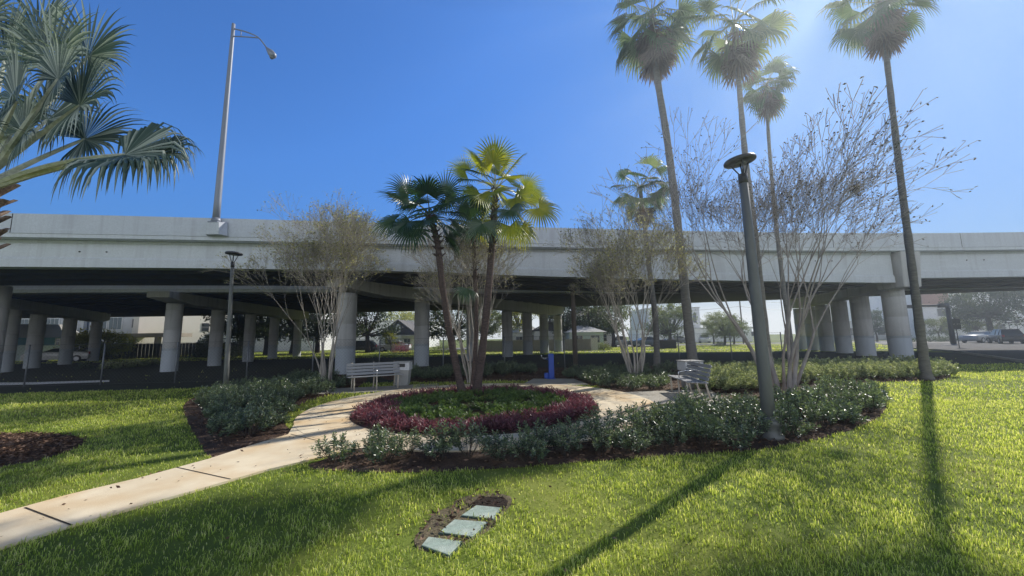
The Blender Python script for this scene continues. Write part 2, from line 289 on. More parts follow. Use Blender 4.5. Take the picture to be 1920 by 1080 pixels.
def empty(name, loc=(0, 0, 0), rz=0.0):
    o = bpy.data.objects.new(name, None); o.empty_display_size = 0.2; o.location = loc; o.rotation_euler = (0, 0, rz); col.objects.link(o); return o
def tag(o, label=None, cat=None, group=None, kind=None):
    if label: o['label'] = label
    if cat: o['category'] = cat
    if group: o['group'] = group
    if kind: o['kind'] = kind
    return o
def copy_tree(o, parent=None):
    c = o.copy(); col.objects.link(c)
    if parent: c.parent = parent
    for ch in [x for x in list(bpy.data.objects) if x.parent == o]: copy_tree(ch, c)
    return c
def inpoly(X, Y, poly):
    ins = np.zeros(len(X), bool); n = len(poly); j = n-1
    for i in range(n):
        xi, yi = poly[i]; xj, yj = poly[j]
        c = ((yi > Y) != (yj > Y)) & (X < (xj-xi)*(Y-yi)/((yj-yi) or 1e-9)+xi); ins ^= c; j = i
    return ins
def smoothpoly(pts, it=2):
    pts = [tuple(p) for p in pts]
    for _ in range(it):
        q = []
        for i in range(len(pts)):
            a = pts[i]; b = pts[(i+1) % len(pts)]
            q += [(a[0]*.75+b[0]*.25, a[1]*.75+b[1]*.25), (a[0]*.25+b[0]*.75, a[1]*.25+b[1]*.75)]
        pts = q
    return pts

# leaves: kite quads. pos(n,3), dir(n,3), length, width
def kites(pos, dr, ln, wd, fold=0.25):
    n = len(pos); dr = dr/np.linalg.norm(dr, axis=1, keepdims=True)
    r = rng.normal(size=(n, 3)); s = np.cross(dr, r); s /= np.linalg.norm(s, axis=1, keepdims=True)+1e-9
    nn = np.cross(dr, s); ln = ln.reshape(-1, 1); wd = wd.reshape(-1, 1)
    a = pos; b = pos+dr*ln*.5+s*wd*.5+nn*wd*fold; c = pos+dr*ln; d = pos+dr*ln*.5-s*wd*.5+nn*wd*fold
    V = np.stack([a, b, c, d], 1).reshape(-1, 3); Fc = np.arange(4*n).reshape(-1, 4)
    T = np.concatenate([Fc[:, [0, 1, 2]], Fc[:, [0, 2, 3]]]); return V, T

# ------------------------------------------------------------------ GROUND
g = MB(); g.add([(-500, -60, 0), (500, -60, 0), (500, 900, 0), (-500, 900, 0)], [(0, 1, 2, 3)])
tag(g.build('lawn_ground', MT['lawn']), kind='structure')
MT['bridge_shade'] = mat('painted_bridge_shade', (0.035, 0.04, 0.03), (0.055, 0.06, 0.038), 1.4, 0.95, bump=0.4, bscale=30)  # dark colour stands for the bridge's shade on the ground
g = MB(); g.prism([(-60, 9), (-20, 13.4), (-6, 15.0), (4, 16), (18, 18.4), (24, 18.5), (33, 28), (26, 33), (5, 38), (-14, 38), (-40, 42), (-60, 44)], -.02, .004); tag(g.build('bridge_shade_sheet', MT['bridge_shade']), kind='structure')  # dark sheet laid over the lawn where the bridge shade falls

hb_ = MB(); hb_.box((0, 42, 8.5), (260, 124, 19)); tag(hb_.build('flare_veil', MT['flare_veil']), kind='structure')  # unseen box of scatter added for the flare veil
# ring path geometry
IC = (-0.85, 9.3); IR = 2.78; OC = (-0.75, 9.8); ORr = 4.1
walk = wp([(-160, 1010), (0, 967), (130, 931), (260, 900), (390, 864), (470, 838), (540, 817)])
walk_low = wp([(640, 848), (620, 856), (500, 884), (370, 922), (250, 956), (130, 991), (0, 1032), (-200, 1098)])
ring = []
for k in range(64):
    t = 2*PI*k/64; ring.append((OC[0]+ORr*math.cos(t), OC[1]+ORr*math.sin(t)))
inner = [(IC[0]+IR*math.cos(2*PI*k/64), IC[1]+IR*math.sin(2*PI*k/64)) for k in range(64)]
pathm = MB()
def ringstrip(mb, out, inn, z0, z1):
    n = len(out); vs = [(x, y, z1) for x, y in out]+[(x, y, z1) for x, y in inn]+[(x, y, z0) for x, y in out]+[(x, y, z0) for x, y in inn]
    fs = []
    for i in range(n):
        j = (i+1) % n; fs += [(i, j, n+j, n+i), (2*n+i, 2*n+j, j, i), (n+i, n+j, 3*n+j, 3*n+i)]
    mb.add(vs, fs)
ringstrip(pathm, ring, inner, -0.02, 0.030)
op = pathm.build('path', MT['path']); tag(op, kind='structure')
walkpoly = [tuple(p) for p in walk] + [(-4.35, 7.9), (-3.2, 6.6), (-2.2, 5.98)] + [tuple(p) for p in walk_low]
wm = MB(); wm.prism(walkpoly, -0.02, 0.026); ow = wm.build('walkway', MT['path']); tag(ow, kind='structure')
fp = [tuple(W(*q).to_2d()) for q in ((975, 724), (1000, 711), (1075, 711), (1105, 722))]
bpd = [(3.0, 9.3), (5.0, 9.1), (5.75, 11.6), (3.0, 11.2)]
bp1 = [(-6.0, 11.9), (-3.2, 12.6), (-3.6, 13.9), (-6.4, 13.2)]
pm = MB(); pm.prism(fp, -0.02, 0.022); pm.prism(bpd, -0.02, 0.022); pm.prism(bp1, -0.02, 0.022); pm.prism([(-3.9, 13.0), (-2.6, 13.3), (-2.7, 14.3), (-4.0, 14.0)], -0.02, 0.018)
tag(pm.build('paved_pads', MT['sidewalk']), kind='structure')
jm = MB()
def joint(a, b, z=0.031):
    a = Vector((a[0], a[1], z)); b = Vector((b[0], b[1], z)); d = (b-a).normalized(); s = Vector((-d.y, d.x, 0))*.008
    jm.add([a-s, b-s, b+s, a+s], [(0, 1, 2, 3)])
joint(W(46, 957).to_2d(), W(134, 991).to_2d(), 0.029)
joint(W(545, 817).to_2d(), W(622, 836).to_2d(), 0.029); joint(W(330, 880).to_2d(), W(432, 903).to_2d(), 0.029)
for k in range(12):
    t = 2*PI*k/12+.2; c, s = math.cos(t), math.sin(t)
    # from inner circle to outer circle along direction
    ex, ey = IC[0]-OC[0], IC[1]-OC[1]; bq = ex*c+ey*s; tt = -bq+math.sqrt(bq*bq-(ex*ex+ey*ey-ORr*ORr))
    joint((IC[0]+IR*c, IC[1]+IR*s), (IC[0]+tt*c, IC[1]+tt*s))
tag(jm.build('path_joints', MT['joint']), kind='structure')

# mulch beds
bedL = smoothpoly(wp([(345, 778), (342, 758), (370, 742), (470, 716), (600, 702), (700, 704), (660, 736), (600, 744), (545, 766), (525, 790), (562, 820), (480, 846), (395, 868), (378, 835), (356, 800)]), 2)
bedF = smoothpoly(wp([(560, 878), (620, 858), (700, 835), (850, 800), (1100, 780), (1200, 740), (1040, 712), (740, 720), (700, 700), (900, 690), (1060, 690), (1250, 688), (1330, 682), (1560, 680), (1765, 688), (1790, 704), (1760, 716), (1640, 716), (1600, 722), (1650, 740), (1668, 764), (1640, 792), (1560, 818), (1450, 842), (1300, 852), (1100, 866), (960, 878), (760, 888), (640, 884)]), 2)
bedP = smoothpoly([tuple(W(*q).to_2d()) for q in ((-260, 850), (-100, 818), (60, 812), (140, 817), (165, 830), (110, 856), (0, 878), (-200, 905))], 2)
for nm, poly in (('mulch_left', bedL), ('mulch_front', bedF), ('mulch_palm', bedP)):
    b = MB(); b.prism(poly, -0.02, 0.008); tag(b.build(nm, MT['mulch']), kind='structure')
b = MB(); b.prism(inner, -0.02, 0.035); tag(b.build('mulch_round', MT['mulch']), kind='structure')
# utility hole
HOLE = wp([(875, 948), (905, 932), (960, 934), (950, 955), (905, 962)])
LIDS = [wp([(865, 970), (893, 951), (942, 956), (925, 977)]), wp([(823, 1002), (852, 978), (916, 983), (886, 1011)]), wp([(790, 1027), (803, 1011), (868, 1020), (842, 1046)])]

DIRT = smoothpoly(wp([(780, 1030), (775, 1008), (800, 985), (812, 962), (845, 950), (858, 935), (905, 924), (955, 928), (962, 942), (945, 962), (930, 985), (900, 1006), (868, 1022), (835, 1040), (800, 1034)]), 1)
def scatter(poly, n, rnd=rng):
    xs = [p[0] for p in poly]; ys = [p[1] for p in poly]
    X = rnd.uniform(min(xs), max(xs), n); Y = rnd.uniform(min(ys), max(ys), n); k = inpoly(X, Y, poly); return X[k], Y[k]
def on_path(X, Y, m=0.0):
    r1 = np.hypot(X-OC[0], Y-OC[1]); r2 = np.hypot(X-IC[0], Y-IC[1])
    k = (r1 < ORr+m) & (r2 > IR-m)
    for pl in (walkpoly, fp, bpd, bp1): k |= inpoly(X, Y, pl)
    return k
# bark chips
CX = []; CY = []
for poly, n in ((bedL, 14000), (bedF, 60000), (bedP, 9000), (inner, 9000), (DIRT, 240)):
    X, Y = scatter(poly, n); k = ~on_path(X, Y, -0.03 if poly is not inner else 0) if poly is not inner else np.ones(len(X), bool)
    if poly is DIRT:
        for lp in LIDS: k &= ~inpoly(X, Y, [tuple(q_) for q_ in lp])
    CX.append(X[k]); CY.append(Y[k])
# a few chips and leaves strayed on the concrete
X, Y = scatter(walkpoly, 50); CX.append(X); CY.append(Y)
X = np.concatenate(CX); Y = np.concatenate(CY); n = len(X)
th = rng.uniform(0, 2*PI, n); dr = np.stack([np.cos(th), np.sin(th), rng.uniform(-.35, .55, n)], 1)
V, T = kites(np.stack([X, Y, rng.uniform(0.012, 0.04, n)], 1), dr, rng.uniform(.03, .085, n), rng.uniform(.012, .03, n), .1)
o = np_mesh('bark_chips', V, T, np.repeat(rng.uniform(0, 1, n)**1.3, 4), MT['chip']); tag(o, 'loose brown bark chips covering the planting beds', 'mulch', kind='stuff')

# fallen leaves on lawn and path
X = rng.uniform(-12, 13, 1500); Y = rng.uniform(1.6, 12, 1500); n = len(X); th = rng.uniform(0, 6.28, n)
V, T = kites(np.stack([X, Y, np.where(on_path(X, Y), .036, rng.uniform(.03, .055, n))], 1), np.stack([np.cos(th), np.sin(th), rng.uniform(-.15, .3, n)], 1), rng.uniform(.02, .045, n), rng.uniform(.01, .022, n), .3)
o = np_mesh('fallen_leaves', V, T, np.repeat(rng.uniform(.4, 1, n), 4), MT['chip']); tag(o, 'scattered dry fallen leaves on the lawn and path', 'leaves', kind='stuff')

# ------------------------------------------------------------------ GRASS
def grass():
    zones = [(1.3, 3.2, 4300, .045, .0048), (3.2, 5.5, 2500, .048, .0062), (5.5, 9, 1100, .053, .0095), (9, 15, 330, .068, .017), (15, 24, 90, .075, .03), (36, 60, 22, .085, .07)]
    Vs = []; Ts = []; As = []; off = 0
    def shrink(pl, f): c = sum((Vector(p_) for p_ in pl), Vector((0, 0)))/len(pl); return [tuple(c+(Vector(p_)-c)*f) for p_ in pl]
    holes = [shrink(p_, .90) for p_ in LIDS]+[HOLE]
    ph = [(random.uniform(0, 6.28), random.uniform(0, 6.28), fq) for fq in (.5, .9, 1.6, 2.8, 4.5, 7, 11, 17, 26) for _ in range(2)]
    for y0, y1, den, h, wd in zones:
        xm = y1*1.48+2.0; area = 2*xm*(y1-y0); n = int(area*den)
        X = rng.uniform(-xm, xm, n); Y = rng.uniform(y0, y1, n)
        k = np.abs(X) < Y*1.48+2.0
        k &= ~on_path(X, Y, 0.0) & ~inpoly(X, Y, bedL) & ~inpoly(X, Y, bedF) & ~inpoly(X, Y, bedP) & ~(np.hypot(X-IC[0], Y-IC[1]) < IR)
        if y1 < 8:
            for hp in holes: k &= ~inpoly(X, Y, hp)
            k &= ~(inpoly(X, Y, DIRT) & (rng.uniform(size=n) < .35))
            # thin, worn patch left of the lids
            for q, rr in (((845, 975), .22), ((800, 1005), .2), ((905, 945), .18)):
                c = W(*q); d = np.hypot(X-c.x, Y-c.y); k &= ~((d < rr) & (rng.uniform(size=n) < .75))
        if y0 >= 9: k &= ~((X > 19.5+(Y-13)*.75)) & ~((Y > 15.5+.13*X+np.where(X < -6, (-X-6)*.02, 0)) & (Y < 34) & (rng.uniform(size=n) < .995))
        X = X[k]; Y = Y[k]; n = len(X)
        # patchy vigour
        pz = np.zeros(n)
        for an, o_, fq in ph: pz += np.sin((X*math.cos(an)+Y*math.sin(an))*fq+o_+.8*np.sin((Y*math.cos(an)-X*math.sin(an))*fq*.7+o_*2))
        pz = np.clip(pz*.16, -1, 1)
        kk = rng.uniform(size=n) < .74+.5*pz; X = X[kk]; Y = Y[kk]; pz = pz[kk]; n = len(X)
        hh = h*rng.uniform(.45, 1.25, n)*(1+.3*pz); th = rng.uniform(0, 2*PI, n); lean = rng.uniform(.1, 1.05, n)
        dx = np.cos(th); dy = np.sin(th); ww = wd*rng.uniform(.6, 1.3, n)*.5
        base = np.stack([X, Y, np.zeros(n)], 1); side = np.stack([-dy, dx, np.zeros(n)], 1)*ww[:, None]
        twist = rng.uniform(-.6, .6, n)[:, None]*np.stack([dx, dy, np.zeros(n)], 1)*ww[:, None]
        mid = base+np.stack([dx*lean*hh*.35, dy*lean*hh*.35, hh*.62], 1)
        tip = base+np.stack([dx*lean*hh*1.0, dy*lean*hh*1.0, hh*(1.08-lean*.42)], 1)
        V = np.stack([base-side, base+side, mid-side*.85+twist, mid+side*.85+twist, tip], 1).reshape(-1, 3)
        i = np.arange(n)[:, None]*5+off
        T = np.concatenate([i+np.array([0, 1, 3]), i+np.array([0, 3, 2]), i+np.array([2, 3, 4])])
        c = np.clip(.52+.26*pz+rng.normal(0, .22, n), 0, .95); c = np.where(rng.uniform(size=n) < .13-.08*pz, 1.0, c)
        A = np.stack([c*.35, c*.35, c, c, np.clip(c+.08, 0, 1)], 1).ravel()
        Vs.append(V); Ts.append(T); As.append(A); off += 5*n
    V = np.concatenate(Vs); T = np.concatenate(Ts); A = np.concatenate(As)
    print('grass blades', len(V)//5)
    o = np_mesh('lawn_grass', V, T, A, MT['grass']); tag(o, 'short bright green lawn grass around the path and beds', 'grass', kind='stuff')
grass()

# ------------------------------------------------------------------ shrubs
def leafcloud(stems, per, r, h, ln, wd, seed, updir=.55):
    """stems rising from a base, whorls of leaves at their tips; returns V,T,A and stem MB"""
    rs = np.random.default_rng(seed); pos = []; dr = []; mb = MB(); va = []
    for s in range(stems):
        a = rs.uniform(0, 2*PI); q = math.sqrt(rs.uniform(0, 1)); tip = Vector((math.cos(a)*r*q*rs.uniform(.8, 1.25), math.sin(a)*r*q*rs.uniform(.8, 1.25), h*(1-.45*q*q)*rs.uniform(.5, 1.28)))
        b0 = Vector((math.cos(a)*r*.18, math.sin(a)*r*.18, 0)); m = (b0+tip)/2+Vector((0, 0, -.04))
        if s % 2 == 0: mb.tube([b0, m, tip], [.006, .005, .003], 3, cap=False)
        ax = (tip-m).normalized()
        shade = rs.uniform(0, .35)
        for k in range(per):
            f = k/per; p = m.lerp(tip, .25+.75*f); th = k*2.4+rs.uniform(0, 1)
            x = ax.orthogonal().normalized(); y = ax.cross(x); o = x*math.cos(th)+y*math.sin(th)
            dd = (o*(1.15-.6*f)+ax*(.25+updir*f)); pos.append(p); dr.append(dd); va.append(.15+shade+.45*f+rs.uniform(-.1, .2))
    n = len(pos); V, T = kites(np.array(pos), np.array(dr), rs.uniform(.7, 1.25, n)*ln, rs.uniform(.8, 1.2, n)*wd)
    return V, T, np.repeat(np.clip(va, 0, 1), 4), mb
protos = []
for i, (st, per, r, h) in enumerate(((44, 16, .30, .54), (54, 15, .38, .58), (32, 17, .28, .70), (46, 15, .35, .44))):
    e = empty('shrub', (0, 0, 0)); V, T, A, mb = leafcloud(st, int(per*.9), r, h, .070, .031, 100+i)
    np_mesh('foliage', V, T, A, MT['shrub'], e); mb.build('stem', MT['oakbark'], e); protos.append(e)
def poisson(poly, dmin, tries=4000, seed=1, avoid=None):
    rs = np.random.default_rng(seed); xs = [p[0] for p in poly]; ys = [p[1] for p in poly]; out = []
    X = rs.uniform(min(xs), max(xs), tries); Y = rs.uniform(min(ys), max(ys), tries); k = inpoly(X, Y, poly)
    for x, y in zip(X[k], Y[k]):
        if avoid is not None and avoid(x, y): continue
        if all((x-a)**2+(y-b)**2 > dmin*dmin for a, b in out): out.append((x, y))
    return out
used = [False]*4
def place_shrubs(pts, label, group, s0=.85, s1=1.2, seed=3):
    rs = random.Random(seed)
    for x, y in pts:
        k = rs.randrange(4); src = protos[k]
        if not used[k]: used[k] = True; o = src
        else: o = copy_tree(src)
        o.location = (x, y, .01); o.rotation_euler = (0, 0, rs.uniform(0, 6.28)); s = rs.uniform(s0, s1); o.scale = (s, s, s*rs.uniform(.68, .92))
        tag(o, label, 'shrub', group)
onp = lambda x, y: bool(on_path(np.array([x]), np.array([y]), .12)[0])
fpts = poisson(wp([(620, 866), (760, 876), (1000, 866), (1200, 850), (1435, 832), (1560, 803), (1630, 774), (1652, 750), (1620, 738), (1540, 738), (1500, 765), (1340, 775), (1240, 785), (1100, 805), (1000, 822), (850, 838), (700, 842)]), .37, seed=5, avoid=onp)
place_shrubs([q for q in fpts if q[0] < .9 ], 'sparse dark glossy shrub in the mulch between the round path and the utility lids', 'shrubs in the front bed', .6, .98, 4)
place_shrubs([q for q in fpts if q[0] >= .9], 'dark green glossy shrub massed around the thick lamp post in the front bed', 'shrubs round the thick lamp', .66, 1.02, 8)
place_shrubs(poisson(wp([(395, 772), (372, 756), (480, 726), (600, 714), (650, 724), (642, 738), (575, 745), (535, 770), (520, 800), (450, 828), (412, 822)]), .38, seed=6, avoid=onp),
    'dark green shrub massed in the bed round the slim left lamp post', 'shrubs in the left bed', .62, 1.02, 5)
place_shrubs(poisson(wp([(1060, 716), (1070, 700), (1180, 698), (1262, 698), (1250, 712), (1240, 730), (1170, 732), (1100, 724)]), .42, seed=7, avoid=onp),
    'pale leafed low shrub behind the path near the blue drinking fountain', 'shrubs behind the ring path', .6, .95, 6)
place_shrubs(poisson(wp([(775, 716), (1000, 704), (1000, 693), (860, 694), (775, 702)]), .5, seed=8, avoid=onp),
    'shaded shrub in the dark strip under the front edge of the bridge', 'shaded shrubs behind the bin', .7, 1.0, 7)
# bright band on the right : one mass
def mass(name, poly, dmin, r, h, st, per, ln, wd, m, label, cat, seed, jit=.25, avoid=None):
    pts = poisson(poly, dmin, 30000, seed, avoid); Vs = []; Ts = []; As = []; off = 0; rs = random.Random(seed)
    pr = [leafcloud(st, per, r, h, ln, wd, seed*10+i)[:3] for i in range(4)]
    for x, y in pts:
        V, T, A = pr[rs.randrange(4)]; a = rs.uniform(0, 6.28); s = rs.uniform(1-jit, 1+jit); c, q = math.cos(a), math.sin(a)
        V2 = np.stack([(V[:, 0]*c-V[:, 1]*q)*s+x, (V[:, 0]*q+V[:, 1]*c)*s+y, V[:, 2]*s+.03], 1); Vs.append(V2); Ts.append(T+off); As.append(A); off += len(V)
    o = np_mesh(name, np.concatenate(Vs), np.concatenate(Ts), np.concatenate(As), m); return tag(o, label, cat, kind='stuff')
mass('ground_cover_band', wp([(1318, 736), (1322, 702), (1480, 694), (1620, 690), (1762, 692), (1776, 706), (1740, 712), (1600, 714), (1470, 722), (1400, 738)]), .27, .27, .42, 34, 12, .07, .034, MT['shrub_y'], 'pale yellow green shrub mass in a long band before the bridge', 'ground cover', 11)
def ringpoly(c, r0, r1, a0=0, a1=2*PI, n=40):
    return [(c[0]+r1*math.cos(a0+(a1-a0)*k/n), c[1]+r1*math.sin(a0+(a1-a0)*k/n)) for k in range(n+1)]+[(c[0]+r0*math.cos(a1-(a1-a0)*k/n), c[1]+r0*math.sin(a1-(a1-a0)*k/n)) for k in range(n+1)]
mass('maroon_planting', ringpoly(IC, 1.75, 2.66), .145, .11, .15, 9, 8, .09, .020, MT['maroon'], 'low maroon leaved plants ringing the round palm bed', 'ground cover', 12, avoid=lambda x, y: math.hypot(x-IC[0], y-IC[1]) < 2.0+.22*math.sin(math.atan2(y-9.3, x+.85)*3+1) or math.sin(x*4.1)*math.cos(y*3.7) > .85)
mass('green_ground_cover', ringpoly(IC, .55, 1.9), .19, .15, .17, 14, 9, .06, .026, MT['cover'], 'low green ground cover inside the maroon ring around the palms', 'ground cover', 13, avoid=lambda x, y: math.sin(x*3.1+1)*math.cos(y*2.7) > .45)

# ------------------------------------------------------------------ palms
def fan(mb, pet, base, d0, plen, R, nseg=26, spread=5.0, droop=.25, sag=.3, pr=.012, up=None, col_=.5, steps=4, pleat=.035, split=.45, rs=random, curl=0.0, hang=0.0, var=.14):
    base = Vector(base); d = Vector(d0).normalized(); pts = [base]; p = base.copy()
    N = 6
    for i in range(N):
        p = p + d*plen/N; pts.append(p.copy()); d = (d+Vector((0, 0, -sag/N))).normalized()
    pet.tube(pts, [pr*(1.5-.8*i/N) for i in range(N+1)], 5)
    h = pts[-1]; a = d; upv = Vector(up) if up else Vector((0, 0, 1))
    s = a.cross(upv)
    if s.length < .15: s = a.cross(Vector((1, 0, 0)))
    s.normalize(); n = s.cross(a).normalized()
    for k in range(nseg):
        th = -spread/2+spread*(k+.5)/nseg; dth = spread/nseg
        dd = (a*math.cos(th)+s*math.sin(th)).normalized(); sd_ = (-a*math.sin(th)+s*math.cos(th))
        L = R*(.62+.38*math.cos(th*.42))*rs.uniform(.88, 1.08); c0 = col_+rs.uniform(-var, var); dr = droop*rs.uniform(.6, 1.5); hg = hang*rs.uniform(.3, 1.5)
        dd = (dd+n*curl*abs(math.sin(th))).normalized()
        vs = []; av = []; q = h.copy(); cur = dd.copy()
        for i in range(steps+1):
            t = i/steps
            if i: q = q+cur*L/steps; cur = (cur+Vector((0, 0, -1))*(dr*t*t*1.6+(hg if t > split else 0))).normalized()
            wdt = L*t*math.tan(dth/2)*1.02 if t <= split else L*split*math.tan(dth/2)*(1-((t-split)/(1-split))**1.3)*1.0
            wdt = max(wdt, .0006)
            vs += [q-sd_*wdt, q+n*wdt*(.55), q+sd_*wdt]; av += [c0-.1, c0+.12+.15*t, c0-.1]
        fs = []
        for i in range(steps):
            o = 3*i; fs += [(o, o+1, o+4, o+3), (o+1, o+2, o+5, o+4)]
        mb.add(vs, fs, [min(1, max(0, x)) for x in av])

def bend(pts, n=24):
    pts = [Vector(p) for p in pts]; out = []
    for i in range(len(pts)-1):
        p0 = pts[max(i-1, 0)]; p1 = pts[i]; p2 = pts[i+1]; p3 = pts[min(i+2, len(pts)-1)]
        m = max(2, n//(len(pts)-1))
        for k in range(m):
            t = k/m; out.append(.5*((2*p1)+(-p0+p2)*t+(2*p0-5*p1+4*p2-p3)*t*t+(-p0+3*p1-3*p2+p3)*t**3))
    out.append(pts[-1]); return out

# near silver palm at the left edge
def silver_palm():
    rs = random.Random(21)
    cy = 5.2; c = P(-42, 352, cy); root = empty('silver_fan_palm', (c.x-.05, c.y, 0))
    tag(root, 'big silver green fan palm leaning in from the left edge of the view', 'palm tree')
    def L(p): return Vector(p)-Vector(root.location)
    t = MB(); pts = bend([(c.x-.12, c.y, 0), (c.x-.08, c.y, 1.6), (c.x, c.y, c.z+.1)], 16)
    t.tube([L(p) for p in pts], [.24-.05*i/len(pts)+.02*math.sin(i*2.1) for i in range(len(pts))], 14); t.build('trunk', MT['boot'], root, True)
    b = MB()
    for i in range(34):
        a = i*2.4; z = c.z-1.0+i*.032; d = Vector((math.cos(a), math.sin(a), .9)); p = Vector((c.x, c.y, z))+Vector((math.cos(a), math.sin(a), 0))*.17
        q = p+d.normalized()*rs.uniform(.16, .3); x = Vector((-math.sin(a), math.cos(a), 0))*.06; x2 = x*.6; th = Vector((math.cos(a), math.sin(a), 0))*.035
        vs = [p-x-th, p+x-th, p+x+th, p-x+th, q-x2-th*.6, q+x2-th*.6, q+x2+th*.6, q-x2+th*.6]
        b.add([L(v) for v in vs], [(0, 1, 2, 3), (4, 7, 6, 5), (0, 4, 5, 1), (1, 5, 6, 2), (2, 6, 7, 3), (3, 7, 4, 0)])
    b.build('leaf_boot', MT['boot'], root)
    # fronds aimed at the hubs seen in the photo: (hub px, hub py, depth, R, hang, up, sag)
    fr = [((235, 300), 4.6, 1.1, 1.3, (0.1, -.9, .6), .35), ((250, 308), 4.8, 1.0, 1.6, (0.2, -.7, .8), .35), ((290, 298), 4.7, .75, 1.0, (0.1, -.8, .7), .3), ((150, 200), 4.7, 1.0, .30, (.2, -1, .35), .1), ((95, 120), 5.0, 1.05, .10, (.0, -1, .2), .0),
          ((165, 105), 5.2, .85, .05, (.2, -1, .1), .0), ((10, 110), 5.2, 1.0, .10, (-.2, -1, .2), .05), ((90, 225), 5.5, 1.0, .35, (.1, -1, .4), .12),
          ((70, 70), 5.4, .95, .02, (-.1, -1, .1), .0), ((-40, 40), 5.2, 1.0, .05, (0, -1, .2), 0), ((160, 262), 5.6, .95, .25, (.3, -1, .5), .18), ((30, 190), 4.5, .85, .35, (0, -1, .3), .1), ((110, 150), 4.6, .8, .5, (.1, -1, .3), .1), ((45, 250), 5.0, .8, .4, (0, -1, .3), .1),
          ((-200, 150), 4.6, 1, .1, (-.3, -1, .3), .1), ((-330, 240), 5.2, 1, .25, (-.3, -.5, .8), .2), ((-250, 60), 5.6, 1, .05, (-.2, -1, .2), .0), ((-380, 360), 5.4, 1, .35, (-.1, .3, 1), .3),
          ((-150, 240), 3.9, .9, .3, (0, -.3, 1), .25), ((-100, 100), 6.4, 1, .2, (0, .4, .8), .2)]
    for (q, Y, R, hang, up, sag) in fr:
        tgt = P(q[0], q[1], Y); base = Vector((c.x, c.y, c.z-.05+rs.uniform(-.1, .15))); v = tgt-base; ln = v.length
        d0 = (v.normalized()+Vector((0, 0, sag*.5))).normalized()
        lf = MB(); pt = MB()
        fan(lf, pt, L(base), d0, ln, R, nseg=46, spread=4.9, droop=.2, sag=sag, pr=.030, up=up, col_=.45, var=.34, steps=7, split=.5, rs=rs, hang=hang, curl=.25)
        f = lf.build('frond', MT['silver'], root); pt.build('petiole', MT['petiole_s'], f)
silver_palm()

